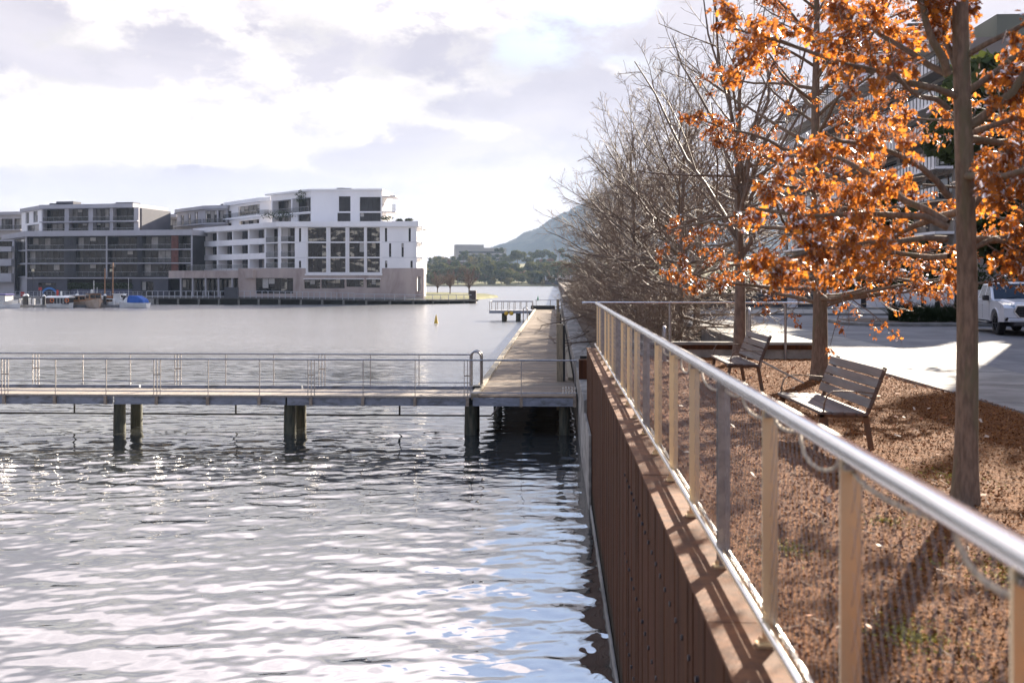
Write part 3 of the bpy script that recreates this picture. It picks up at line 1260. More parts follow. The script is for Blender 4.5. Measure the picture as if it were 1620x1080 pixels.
yb = at_z(690, 513, WATER)
cone_buoy('marker_buoy', yb.x, yb.y, 'yellow cone shaped buoy floating in the open water', pm('yellow_buoy', (.60, .40, .03), .45, 0, (.45, .28, .03), 3), .56)
gb = at_z(851, 475.5, WATER)
cone_buoy('marker_buoy', gb.x, gb.y, 'green cone shaped buoy beyond the end of the jetty', pm('green_buoy', (.03, .22, .11), .45, 0, (.02, .16, .08), 3), .62)
# ------------------------------------------------------------------ apartment blocks across the water
white = pm('white_render', (.83, .81, .80), .75, 0, (.77, .755, .75), .25, 7, (1, 1, .4), spec=.2, col3=(.69, .67, .66), scale3=.08)
lightgrey = pm('light_grey_render', (.42, .41, .43), .75, 0, (.37, .36, .38), .3, 7, spec=.2)
midgrey = pm('mid_grey_render', (.105, .105, .122), .75, 0, (.088, .088, .102), .3, 7, spec=.2)
darkgrey = pm('dark_grey_cladding', (.055, .055, .062), .7, 0, (.042, .042, .047), .4, 6)
pinkstone = pm('pinkish_stone', (.45, .37, .33), .85, 0, (.38, .31, .28), .5, 8, (1, 1, .35), spec=.15, col3=(.30, .235, .21), scale3=.3)
brickred = pm('red_cladding', (.19, .075, .06), .8, 0, (.13, .055, .045), 1.2, 6)
frame_m = pm('dark_window_frame', (.028, .028, .032), .5, .3)
alu = pm('pale_aluminium', (.42, .42, .44), .5, .3)


def glass(name, col, rough, spec=.5):
    return pm(name, col, rough, 0, tuple(c * .6 for c in col), .9, 4, (1, 1, .6), spec=spec, contrast=(.3, .7))


g_dark = glass('dark_glass', (.010, .012, .015), .06, .4)
g_mid = glass('grey_glass', (.04, .043, .048), .10, .4)
g_blind = glass('blind_behind_glass', (.30, .29, .28), .15, .4)
g_green = glass('greenish_glass', (.16, .26, .25), .12, .6)
g_balu = glass('balustrade_glass', (.06, .075, .08), .08, .5)
g_balu.node_tree.nodes['Principled BSDF'].inputs['Alpha'].default_value = .22
g_painted_light = bpy.data.materials.new('glass_with_painted_light')
g_painted_light.use_nodes = True
_t = NT(g_painted_light.node_tree)
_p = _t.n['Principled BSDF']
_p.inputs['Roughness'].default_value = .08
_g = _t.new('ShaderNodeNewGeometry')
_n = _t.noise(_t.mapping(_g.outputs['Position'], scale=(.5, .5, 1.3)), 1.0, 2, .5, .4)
_t.put(_p.inputs['Base Color'], _t.mix(_t.ss(_n, .52, .60), (.012, .013, .013), (.40, .36, .28)))  # light showing through from behind, painted as warm bright patches in the pane colour
blind_m = pm('roller_blind', (.46, .44, .41), .8)
interior = pm('interior_shelf', (.55, .50, .40), .8)


class Facade:
    """a wall plane through two columns of the photograph at given depths; local coordinates a (along), z, o (outwards)"""
    def __init__(s, A, B):
        s.A = Vector((A[0], A[1], 0))
        d = Vector((B[0] - A[0], B[1] - A[1], 0))
        s.len = d.length
        s.u = d.normalized()
        s.n = Vector((s.u.y, -s.u.x, 0))
    def pt(s, a, z, o=0):
        p = s.A + s.u * a + s.n * o
        return (p.x, p.y, z)
    def box(s, mb, a0, a1, z0, z1, o0, o1):
        mb.hexa([s.pt(a0, z0, o1), s.pt(a1, z0, o1), s.pt(a1, z0, o0), s.pt(a0, z0, o0),
                 s.pt(a0, z1, o1), s.pt(a1, z1, o1), s.pt(a1, z1, o0), s.pt(a0, z1, o0)])
    def px(s, x, y):
        """the point of this plane seen at a pixel, as (a, z)"""
        d = ray(x, y)
        k = s.A.dot(s.n) / Vector((d.x, d.y, 0)).dot(s.n)
        p = d * k
        return (Vector((p.x, p.y, 0)) - s.A).dot(s.u), HC + p.z
    def wall(s, mb, a0, a1, z0, z1, holes, th=.4):
        As = sorted({a0, a1, *[h for q in holes for h in q[:2] if a0 < h < a1]})
        Zs = sorted({z0, z1, *[h for q in holes for h in q[2:4] if z0 < h < z1]})
        for zi in range(len(Zs) - 1):
            zc = (Zs[zi] + Zs[zi + 1]) / 2
            run = None
            for ai in range(len(As)):
                solid = False
                if ai < len(As) - 1:
                    ac = (As[ai] + As[ai + 1]) / 2
                    solid = not any(h[0] < ac < h[1] and h[2] < zc < h[3] for h in holes)
                if solid and run is None:
                    run = As[ai]
                if not solid and run is not None:
                    s.box(mb, run, As[ai], Zs[zi], Zs[zi + 1], -th, 0)
                    run = None


def window(f, par, a0, a1, z0, z1, n, rec=.22, pane=None, transom=None, fm=None, th=.07, name='window', blind_p=.2):
    b = MB()
    o0, o1 = -rec - .06, -rec + .02
    f.box(b, a0, a1, z0, z0 + th, o0, o1)
    f.box(b, a0, a1, z1 - th, z1, o0, o1)
    for i in range(n + 1):
        a = a0 + (a1 - a0) * i / n
        lo = max(a0, a - th / 2)
        f.box(b, lo, min(a1, lo + th), z0 + th, z1 - th, o0, o1)
    if transom:
        f.box(b, a0 + th, a1 - th, transom, transom + .05, o0 + .02, o1 - .02)
    w = b.build(name, fm or frame_m, par)
    # panes: some dark, some with blinds drawn
    for i in range(n):
        p0 = a0 + (a1 - a0) * i / n
        p1 = a0 + (a1 - a0) * (i + 1) / n
        b = MB()
        f.box(b, p0 + .03, p1 - .03, z0 + .05, z1 - .05, o0 - .05, o0 + .02)
        m = pane[i % len(pane)] if isinstance(pane, (list, tuple)) else (pane or g_dark)
        b.build('pane', m, w)
        if m not in (g_blind, g_painted_light) and RW.random() < blind_p and z1 - z0 > 1.2:
            b = MB()
            f.box(b, p0 + .05, p1 - .05, z1 - .05 - (z1 - z0) * RW.uniform(.2, .65), z1 - .06, o0 + .022, o0 + .04)
            b.build('blind', blind_m, w)
    return w


def recess(f, mb, a0, a1, z0, z1, depth, th=.12):
    """side walls, floor and soffit of a loggia behind an opening"""
    f.box(mb, a0 - th, a0, z0 - th, z1 + th, -depth, -.401)
    f.box(mb, a1, a1 + th, z0 - th, z1 + th, -depth, -.401)
    f.box(mb, a0, a1, z0 - th, z0, -depth, -.401)
    f.box(mb, a0, a1, z1, z1 + th, -depth, -.401)


def balu(f, par, a0, a1, z0, h=1.0, o=.02, m=None):
    b = MB()
    f.box(b, a0, a1, z0 + .05, z0 + h, o, o + .03)
    g = b.build('balustrade', m or g_balu, par)
    b = MB()
    f.box(b, a0, a1, z0 + h, z0 + h + .05, o - .02, o + .05)
    n = max(1, int((a1 - a0) / 1.4))
    for i in range(n + 1):
        a = a0 + (a1 - a0 - .04) * i / n
        f.box(b, a, a + .04, z0 - .02, z0 + h, o - .02, o - .001)
    b.build('rail', alu, g)


RW = random.Random(5)


def panes(n, w=(5, 2, 2)):
    return [RW.choices((g_dark, g_mid, g_blind), w)[0] for _ in range(n)]


def xy(px, Y):
    p = at_y(px, 442, Y)
    return (p.x, p.y)


def zz(py, Y):
    return HC + (442 - py) * Y / F_PX


def massing(name, par, pts, z0, z1, m):
    b = MB()
    b.extrude([(x, y, 0) for x, y in pts], (0, 0, z0), (0, 0, z1))
    return b.build(name, m, par, fix=True)


QZ = -1.9
# quay under the blocks
b = MB()
q0, q1, q2 = xy(-500, 205), xy(640, 196), xy(668, 196)
b.extrude([(-190, 200, 0), (xy(230, 200)[0], 200, 0), (xy(262, 196)[0], 193, 0), (xy(668, 194)[0], 193.5, 0), (xy(620, 330)[0], 330, 0), (-190, 330, 0)], (0, 0, -8), (0, 0, QZ))
tag(b.build('quay', seawall_m, fix=True), kind='structure')

# =============================== white block
WB = thing('apartment_building', 'white rendered apartment block with stacked square windows and pink stone base at the water', 'building', (*xy(550, 198), QZ))
fW = Facade(xy(441, 196), xy(662, 196))
fp = fW.px
FL = [2.95, 6.0, 9.03]            # floors of the three main storeys
ROOF0, ROOF1 = 12.1, 13.15
def zx2(zx): return 260 + zx / 3.682
def A(zx): return fp(zx2(zx), 442)[0]
holes = []
# corner loggias
logg = [(A(680), A(760), 3.95 if i == 0 else FL[i] + .15, FL[i] + 2.9) for i in range(3)]
holes += logg
cols = [(836, 943, 4), (967, 1055, 3), (1077, 1163, 3), (1180, 1255, 3)]
wins = []
for c0, c1, n in cols:
    for i in range(3):
        h = (A(c0), A(c1), FL[i] + .12, FL[i] + 2.92)
        wins.append((h, n))
        holes.append(h)
slots = [(790, 2), (790, 0), (1291, 2), (1429, 2), (1315, 1), (1388, 1), (1292, 0), (1440, 0)]
sl_h = []
for sx_, i in slots:
    z0 = 3.95 if i == 0 else FL[i] + .1
    h = (A(sx_) - .22, A(sx_) + .22, z0, FL[i] + (2.8 if i else 2.4))
    sl_h.append(h)
    holes.append(h)
b = MB()
a_end = A(1470)
fW.wall(b, A(668), a_end, 3.88, ROOF0, holes)
fW.wall(b, A(826), A(1267), 2.62, 3.87, holes)
for h in logg:
    recess(fW, b, *h, 2.4)
b.build('front_wall', white, WB)
for (h, n) in wins:
    window(fW, WB, *h, n, .25, [RW.choice((g_painted_light, g_painted_light, g_dark)) for _ in range(n)], transom=h[2] + .95)
for h in sl_h:
    window(fW, WB, *h, 1, .2, g_dark)
for i, h in enumerate(logg):
    window(fW, WB, h[0] + .02, h[1] - .02, h[2] + .02, h[3] - .02, 4, 2.0, panes(4, (5, 2, 1)))
    balu(fW, WB, h[0], h[1], h[2])
# slab edges and fins round the big windows
b = MB()
for i in range(3):
    fW.box(b, A(832), A(1262), FL[i] - .14, FL[i] + .10, .005, .22)
b.build('slab_edge', white, WB)
for zx in (828, 948, 961, 1059, 1070, 1167, 1174, 1259):
    b = MB()
    fW.box(b, A(zx) - .10, A(zx) + .10, 2.9, ROOF0 - .01, .005, .20)
    b.build('fin', white, WB)
b = MB()
fW.box(b, A(820), A(1270), 2.45, 2.78, .0, .3)
b.build('sill_band', white, WB)
# thin joints in the blank panels
b = MB()
for i in (1, 2):
    fW.box(b, A(1268), a_end - .05, FL[i] - .03, FL[i] + .03, .002, .02)
    fW.box(b, A(764), A(828), FL[i] - .03, FL[i] + .03, .002, .02)
b.build('joint_line', lightgrey, WB)
# roof fascia, with the body behind the facade
b = MB()
fW.box(b, A(655), A(1483), ROOF0 + .002, ROOF1, -14, .45)
b.build('roof', white, WB)
b = MB()
fW.box(b, A(672), a_end - .02, QZ, ROOF0 - .01, -14, -2.6)
b.build('core', midgrey, WB)
b = MB()
fW.box(b, a_end - .35, a_end, QZ, ROOF0 - .01, -14, -.405)
b.build('side_wall', white, WB)
# open balcony frame at the outer corner
bal = MB()
a1 = A(1502)
for z in [2.9, *[q for q in FL[1:]], 12.1]:
    fW.box(bal, a_end + .01, a1, z - .1, z + .08, -7, -.02)
for o_ in (-.14, -6.9):
    fW.box(bal, a1 - .18, a1, 2.9, 12.0, o_ - .1, o_ + .08)
bal.build('balcony_frame', white, WB)
for z in FL:
    balu(fW, WB, a_end + .05, a1 - .05, z + .1, o=-.1)
# pink stone base
b = MB()
ph = []
for (x0, x1, y0, y1) in ((532, 750, 588, 680), (815, 908, 597, 650), (915, 1050, 592, 648), (1060, 1160, 592, 640), (1178, 1257, 595, 645), (1470, 1495, 580, 665)):
    z1 = zz(280 + y0 / 3.682, 196)
    z0 = zz(280 + y1 / 3.682, 196)
    ph.append((A(x0), A(x1), z0, z1))
stone = [(A(825), A(1268), 2.44, 3.9)]
fW.wall(b, A(430), A(1512), QZ - 1.0, 3.86, ph + stone, .45)
b.build('stone_base', pinkstone, WB)
for i, h in enumerate(ph[:5]):
    window(fW, WB, *h, (6, 3, 5, 4, 3)[i], .3, [RW.choice((g_painted_light, g_dark)) for _ in range(6)], transom=h[2] + .9)
b = MB()
fW.box(b, ph[5][0] + .1, ph[5][1] - .1, ph[5][2], ph[5][3], -.9, -.5)
b.build('doorway', g_blind, WB)
for x0, x1 in ((812, 910), (913, 1165), (1176, 1260)):
    b = MB()
    fW.box(b, A(x0), A(x1), ph[1][3] + .05, ph[1][3] + .22, .005, .35)
    b.build('window_hood', white, WB)
# rust runs below the slab at the outer corner
# penthouse storey(s), set back
fP = Facade(xy(zx2(856), 201), xy(zx2(1268), 201))
def PA(zx): return fP.px(zx2(zx), 442)[0]
zt = zz(300.5, 201)
pz = [ROOF1, zz(280 + 200 / 3.682, 201), zt]
phs = [(PA(1016), PA(1084), pz[1] + .1, pz[2] - 1.15), (PA(1138), PA(1260), pz[1] + .1, pz[2] - 1.3), (PA(1008), PA(1084), pz[0] + .15, pz[1] - .2), (PA(1138), PA(1260), pz[0] + .15, pz[1] - .2)]
b = MB()
fP.wall(b, 0, fP.len, ROOF1 + .01, zt, phs)
b.build('penthouse_wall', white, WB)
for i, h in enumerate(phs):
    window(fP, WB, *h, (3, 5, 3, 5)[i], .3, [g_mid])
b = MB()
fP.box(b, 0, fP.len, ROOF1 + .01, zt - .02, -12, -.9)
b.build('penthouse_core', white, WB)
b = MB()
fP.box(b, -.3, fP.len + .2, zt + .002, zt + .35, -12, .3)
b.build('penthouse_roof', white, WB)
b = MB()
fP.box(b, fP.len + .01, PA(1345), zz(280 + 108 / 3.682, 201) - .12, zz(280 + 108 / 3.682, 201) + .1, -6, -.2)
fP.box(b, fP.len + .01, PA(1345), pz[1] - .12, pz[1] + .1, -6, -.2)
b.build('penthouse_balcony', lightgrey, WB)
balu(fP, WB, fP.len + .1, PA(1345), pz[1] + .1, 1.4, -.3)
b = MB()
for (a, w_, h_) in ((PA(985), 1.6, .5), (PA(1010), 2.2, .45), (PA(1125), 1.5, .3)):
    fP.box(b, a, a + w_, zt + .355, zt + .35 + h_, -6, -3)
b.build('roof_plant', midgrey, WB)
# penthouse receding side
fQ = Facade(xy(zx2(622), 212), xy(zx2(856), 201.2))
def QA(zx): return fQ.px(zx2(zx), 442)[0]
b = MB()
qh = [(QA(628), QA(738), pz[1] + .1, pz[2] - 1.2), (QA(745), QA(852), pz[1] + .1, pz[2] - 1.2), (QA(776), QA(852), pz[0] + .1, pz[1] - .3), (QA(628), QA(738), pz[0] + .1, pz[1] - .3)]
fQ.wall(b, 0, fQ.len, ROOF1 + .01, zt, qh)
for h in qh:
    recess(fQ, b, *h, 2.0)
b.build('penthouse_wall', white, WB)
for i, h in enumerate(qh):
    window(fQ, WB, *h, (6, 5, 4, 6)[i], 1.6 if i != 2 else .4, panes(6, (4, 3, 2)))
balu(fQ, WB, QA(595), QA(852), pz[1] + .1, 1.0, .5)
b = MB()
fQ.box(b, QA(595), fQ.len, pz[1] - .15, pz[1] + .1, .01, .6)
fQ.box(b, QA(600), fQ.len - .05, zt + .003, zt + .36, -9, .6)
b.build('penthouse_roof', white, WB)

# left wing, receding
fL = Facade(xy(308, 222), xy(441, 196.3))
def LA(zx): return fL.px(zx2(zx), 442)[0]
lh = []
lcols = [(230, 305), (313, 395), (400, 487), (495, 583)]
for c0, c1 in lcols:
    for i in range(3):
        lh.append((LA(c0), LA(c1), FL[i] + 1.05, FL[i] + 2.9))
corner = [(LA(592), fL.len - .35, FL[i] + .1 if i else 3.95, FL[i] + 2.9) for i in range(3)]
b = MB()
fL.wall(b, LA(180), fL.len, 2.7, ROOF0, lh + corner)
for h in lh + corner:
    recess(fL, b, *h, 2.2)
b.build('wing_wall', white, WB)
for i, h in enumerate(lh):
    w_ = h[1] - h[0]
    window(fL, WB, h[0] + w_ * .42, h[1] - .02, h[2] + .02, h[3] - .02, 3, 1.5, panes(3, (6, 2, 1)))
for i, h in enumerate(corner):
    window(fL, WB, h[0] + .02, h[1] - .02, h[2] + .02, h[3] - .02, 3, 1.9, panes(3, (5, 2, 2)))
    balu(fL, WB, h[0], h[1], h[2])
b = MB()
fL.box(b, LA(178), fL.len + .2, ROOF0 + .004, ROOF1 - .02, -12, .45)
b.build('wing_roof', white, WB)
b = MB()
fL.box(b, LA(185), fL.len - 2.3, QZ, ROOF0 - .01, -12, -2.25)
b.build('wing_core', midgrey, WB)
# terrace parapet and colonnade under the wing
fT = Facade(xy(zx2(30), 206), xy(zx2(515), 195))
def TA(zx): return fT.px(zx2(zx), 442)[0]
b = MB()
tz0, tz1 = zz(280 + 588 / 3.682, 197), zz(280 + 543 / 3.682, 197)
fT.box(b, TA(25), fT.len, tz0, tz1, -9, 0)
b.build('terrace_parapet', pinkstone, WB)
balu(fT, WB, TA(120), TA(480), tz1, 1.1, -.3, g_balu)
for zx in (90, 160, 235, 310, 390, 470):
    b = MB()
    p0 = TA(zx)
    fT.box(b, p0 - .15, p0 + .15, QZ, tz0 - .005, -.5, -.15)
    b.build('column', lightgrey, WB)
b = MB()
fT.box(b, TA(25), fT.len, QZ, tz0 - .005, -4, -3)
b.build('colonnade_wall', darkgrey, WB)
for k, zx in enumerate((60, 125, 200, 275, 350, 430)):
    window(fT, WB, TA(zx) - 1.6, TA(zx) + 1.6, QZ + .3, tz0 - .3, 3, 2.6, [g_dark])

# =============================== dark grey block
DB = thing('apartment_building', 'long dark grey apartment block with glass balconies behind the moored boats', 'building', (*xy(170, 220), QZ))
fD = Facade(xy(43, 218), xy(304, 213))
def zx1(zx): return zx / 4.697
def DA(zx): return fD.px(zx1(zx), 442)[0]
DFL = [2.2, 5.2, 8.2]
dz1, dz2 = 11.25, 12.45
bays = [(205, 475, 6), (565, 790, 5), (803, 1020, 5), (1058, 1270, 4), (1330, 1424, 2)]
dh = []
for (c0, c1, n) in bays:
    for i in range(3):
        dh.append((DA(c0), DA(c1), DFL[i] + .15, DFL[i] + 2.85, n))
b = MB()
fD.wall(b, DA(200), DA(1428), 1.9, dz1, [h[:4] for h in dh])
for h in dh:
    recess(fD, b, *h[:4], 2.2)
b.build('front_wall', darkgrey, DB)
for h in dh:
    window(fD, DB, h[0] + .02, h[1] - .02, h[2] + .02, h[3] - .02, h[4], RW.choice((.7, 1.8)), panes(h[4], (5, 4, 2)), blind_p=.08)
    balu(fD, DB, h[0], h[1], h[2], .95, -.12)
b = MB()
for z in (1.95, *DFL[1:]):
    fD.box(b, DA(196), DA(1430), z - .12, z + .12, .005, .35)
b.build('slab_edge', lightgrey, DB)
for zx in (200, 797, 1428):
    b = MB()
    fD.box(b, DA(zx) - .13, DA(zx) + .13, 2.1, dz1, .01, .33)
    b.build('fin', lightgrey, DB)
for zx0, zx1_, m in ((500, 560, darkgrey), (1022, 1056, darkgrey), (1275, 1326, brickred)):
    b = MB()
    fD.box(b, DA(zx0), DA(zx1_), 2.1, dz1 - .02, .005, .1)
    for k in range(4):
        a = DA(zx0) + (DA(zx1_) - DA(zx0)) * (k + .5) / 4
        fD.box(b, a - .05, a + .05, 2.1, dz1 - .02, .101, .18)
    b.build('screen_panel', m, DB)
b = MB()
fD.box(b, DA(190), DA(1436), dz1 + .003, dz2, -18, .6)
b.build('roof', lightgrey, DB)
b = MB()
fD.box(b, DA(203), DA(1426), QZ - .5, dz1 - .005, -18, -2.3)
b.build('core', darkgrey, DB)
b = MB()
gh = [(DA(285), DA(415), -.9, .9), (DA(1045), DA(1140), QZ, 1.2)]
fD.wall(b, DA(200), DA(500), QZ - .5, 1.8, gh, 1.0)
fD.wall(b, DA(980), DA(1250), QZ - .5, 1.8, gh, 1.0)
b.build('ground_floor_wall', midgrey, DB)
for h in gh:
    window(fD, DB, *h, 3, .5, [g_dark])
b = MB()
fD.box(b, DA(500), DA(980), QZ - .5, -.2, -1.6, -1.2)
b.build('ground_floor_screen', pm('blue_grey_screen', (.12, .125, .19), .7), DB)
# its side face
fE = Facade(xy(8, 236), xy(43, 218.2))
def EA(zx): return fE.px(zx1(zx), 442)[0]
b = MB()
eh = []
for i in range(3):
    for c0, c1 in ((35, 95), (110, 190)):
        eh.append((EA(c0), EA(c1), DFL[i] + .2, DFL[i] + 2.8))
fE.wall(b, EA(30), fE.len - .02, QZ - .5, dz1, eh)
b.build('side_wall', lightgrey, DB)
for h in eh:
    window(fE, DB, *h, 3, .5, panes(3, (3, 2, 3)))
b = MB()
fE.box(b, EA(28), fE.len, dz1 + .006, dz2 - .02, -9, .5)
for z in DFL:
    fE.box(b, EA(28), fE.len, z - .12, z + .12, .004, .35)
b.build('side_roof', lightgrey, DB)
# upper storeys set back
fU = Facade(xy(zx1(318), 228), xy(zx1(1000), 224))
def UA(zx): return fU.px(zx1(zx), 442)[0]
uz = [dz2, zz(280 + 322 / 4.697, 226), zz(280 + 222 / 4.697, 226), zz(280 + 192 / 4.697, 226)]
uh = []
for (c0, c1, n) in ((320, 480, 4), (512, 658, 4), (690, 815, 4), (840, 995, 4)):
    uh.append((UA(c0), UA(c1), uz[1] + .15, uz[2] - .05, n))
    uh.append((UA(c0), UA(c1), uz[0] + .1, uz[1] - .25, n))
b = MB()
fU.wall(b, UA(310), UA(1030), uz[0] + .01, uz[2], [h[:4] for h in uh])
for h in uh:
    recess(fU, b, *h[:4], 1.8)
b.build('upper_wall', lightgrey, DB)
for h in uh:
    window(fU, DB, h[0] + .02, h[1] - .02, h[2] + .02, h[3] - .02, h[4], 1.4, panes(4, (3, 3, 3)))
    balu(fU, DB, h[0], h[1], h[2], .9, .06)
b = MB()
fU.box(b, UA(305), UA(1000), uz[2] + .003, uz[3], -14, .7)
fU.box(b, UA(305), UA(1030), uz[1] - .16, uz[1] + .1, .004, .6)
b.build('upper_roof', lightgrey, DB)
b = MB()
fU.box(b, UA(318), UA(1020), uz[0] + .01, uz[2] - .01, -14, -1.85)
b.build('upper_core', midgrey, DB)
fV = Facade(xy(zx1(160), 240), xy(zx1(318), 228.2))
def VA(zx): return fV.px(zx1(zx), 442)[0]
vh = [(VA(190), VA(215), uz[1] + .2, uz[2] - .2), (VA(245), VA(280), uz[1] + .2, uz[2] - .2), (VA(200), VA(290), uz[0] + .1, uz[1] - .3)]
b = MB()
fV.wall(b, 0, fV.len - .02, uz[0] + .01, uz[2], vh)
b.build('upper_side_wall', white, DB)
for h in vh:
    window(fV, DB, *h, 2, .3, panes(2, (3, 2, 3)))
b = MB()
fV.box(b, 0, fV.len, uz[2] + .005, uz[3] - .02, -8, .4)
b.build('upper_side_roof', lightgrey, DB)
b = MB()
for zx, w_, h_ in ((325, 6, .55), (376, 5, .95), (460, 5, .25), (795, 5, .25), (820, 5, .5)):
    fU.box(b, UA(zx), UA(zx) + w_ * .9, uz[3] + .003, uz[3] + h_, -5, -2)
b.build('roof_plant', midgrey, DB)


# =============================== smaller blocks rising behind
def back_block(lab, pxl, pxm, pxr, Yl, Ym, Yr, ytop, ybase, wins_side, wins_front, m, roofm, slab=None):
    r = thing('apartment_building', lab, 'building', (*xy(pxm, Ym), QZ))
    ztop = zz(ytop, Ym)
    zb_ = QZ
    f2 = Facade(xy(pxm, Ym), xy(pxr, Yr))
    f1 = Facade(xy(pxl, Yl), xy(pxm, Ym + .15))
    for f, ws, nm in ((f1, wins_side, 'side_wall'), (f2, wins_front, 'front_wall')):
        hs = []
        for (x0, x1, y0, y1, n) in ws:
            a0, _ = f.px(x0, 442)
            a1_, _ = f.px(x1, 442)
            hs.append((max(.1, a0), min(f.len - .1, a1_), zz(y1, Ym), zz(y0, Ym), n))
        b = MB()
        f.wall(b, 0, f.len - .01, zb_, ztop - .8, [h[:4] for h in hs])
        b.build(nm, m, r)
        for h in hs:
            window(f, r, *h[:4], h[4], .5, panes(h[4], (3, 3, 3)))
        if slab:
            b = MB()
            f.box(b, -.2, f.len + .1, zz(slab, Ym) - .15, zz(slab, Ym) + .15, .004, .9)
            b.build('slab_edge', roofm, r)
            balu(f, r, .1, f.len - .1, zz(slab, Ym) + .15, 1.0, .8)
    b = MB()
    f2.box(b, -.3, f2.len + .2, ztop - .79, ztop, -12, .6)
    b.build('roof', roofm, r)
    b = MB()
    f1.box(b, 0, f1.len, ztop - .785, ztop - .005, -6, .6)
    b.build('side_roof', roofm, r)
    b = MB()
    f2.box(b, .02, f2.len - .02, zb_, ztop - .8, -12, -.9)
    b.build('core', midgrey, r)
    b = MB()
    f2.box(b, 1.5, 2.6, ztop + .003, ztop + .7, -5, -4)
    b.build('roof_plant', midgrey, r)
    return r


back_block('white set back block with terrace railings just behind the white apartments', 357, 411, 430, 232, 218, 216, 311.5, 352,
           [(361, 366, 326, 338, 1), (377, 411, 321, 336, 5), (360, 366, 346, 354, 1), (378, 410, 345, 352, 5)], [], white, white, 340)
back_block('pale block with tall corner windows between the dark and white apartments', 280, 324, 360, 244, 232, 230, 324, 364,
           [(286, 291, 335, 352, 1), (297, 302, 334, 352, 1), (308, 313, 332, 351, 1)], [(325, 343, 332, 351, 3), (345, 357, 332, 351, 2)], lightgrey, lightgrey, 353)
back_block('low grey block with narrow windows seen over the dark roof', 225, 251, 281, 262, 250, 248, 338, 364,
           [(231, 243, 348, 364, 4)], [(253, 260, 346, 363, 2), (262, 280, 346, 363, 4)], pm('warm_grey_render', (.36, .33, .32), .8), lightgrey)
back_block('grey apartment block with pale balcony bands at the far end of the row', -90, -60, 36, 262, 250, 246, 334, 470,
           [], [(-30, 0, 345, 362, 3), (2, 20, 345, 362, 4), (22, 34, 345, 362, 2), (-30, 5, 375, 390, 3), (-30, 8, 405, 420, 3), (-30, 8, 430, 450, 3)], lightgrey, lightgrey, 363)
r = thing('apartment_building', 'pale grey building end with solid balcony bands next to the dark block', 'building', (*xy(-20, 222), QZ))
fG = Facade(xy(-120, 224), xy(22, 222))
b = MB()
gl_ = []
for (y0, y1) in ((380, 389), (397, 409), (420, 432)):
    gl_.append((2, fG.len - .4, zz(y1, 222), zz(y0, 222)))
fG.wall(b, 0, fG.len, QZ, zz(378, 222), gl_)
b.build('front_wall', lightgrey, r)
for h in gl_:
    window(fG, r, *h, 12, .8, panes(12, (4, 2, 3)))
b = MB()
fG.box(b, 0, fG.len - .1, QZ, zz(380, 222), -6, -1.4)
b.build('core', midgrey, r)
b = MB()
for y0, y1 in ((389, 397), (409, 420), (432, 446)):
    fG.box(b, 0, fG.len + .3, zz(y1, 222), zz(y0, 222), .02, 1.4)
b.build('balcony_band', lightgrey, r)

# terrace plants and screens on the white block's roof
leaf_dark = pm('terrace_leaf', (.06, .075, .035), .8, 0, (.03, .045, .02), 3)


def bush(name, lab, x, y, z, rx, rz, m, n=220, cat='shrub', group=None, s=.18):
    P = RNG.normal(size=(n, 3))
    P /= np.linalg.norm(P, axis=1)[:, None]
    P *= (RNG.random(n) ** .4)[:, None]
    P = P * np.array([rx, rx * .8, rz]) + np.array([0, 0, rz])
    d = RNG.normal(size=(n, 3))
    d /= np.linalg.norm(d, axis=1)[:, None]
    e = np.cross(d, RNG.normal(size=(n, 3)))
    e /= np.linalg.norm(e, axis=1)[:, None]
    sz = s * RNG.uniform(.6, 1.4, n)[:, None]
    V = np.stack([P - d * sz, P + e * sz * .5, P + d * sz, P - e * sz * .5], 1).reshape(-1, 3)
    o = link_mesh(name, np_mesh(name, V, np.arange(4 * n).reshape(n, 4)), m)
    o.location = (x, y, z)
    return tag(o, lab, cat, group)


for (px_, Y, zpy, rx, rz, lab) in ((zx2(640), 207, 348, 3.2, .9, 'dark terrace shrub at the corner of the white block'),
                                   (zx2(705), 206, 347, 3.0, 1.0, 'dark terrace hedge below the penthouse balcony'),
                                   (zx2(790), 202.5, 322, 1.3, 1.4, 'dark leafy plant on the penthouse balcony'),
                                   (zx2(1295), 199, 350, 1.4, .6, 'yellowish terrace plants at the roof edge'),
                                   (zx2(1370), 199, 351, .8, .3, 'small terrace plant near the outer roof corner'),
                                   (zx2(1425), 199, 351, .9, .35, 'small green plant at the outer roof corner')):
    p_ = at_y(px_, zpy, Y)
    bush('terrace_plant', lab, p_.x, p_.y, p_.z, rx, rz, leaf_dark, group='terrace plants')

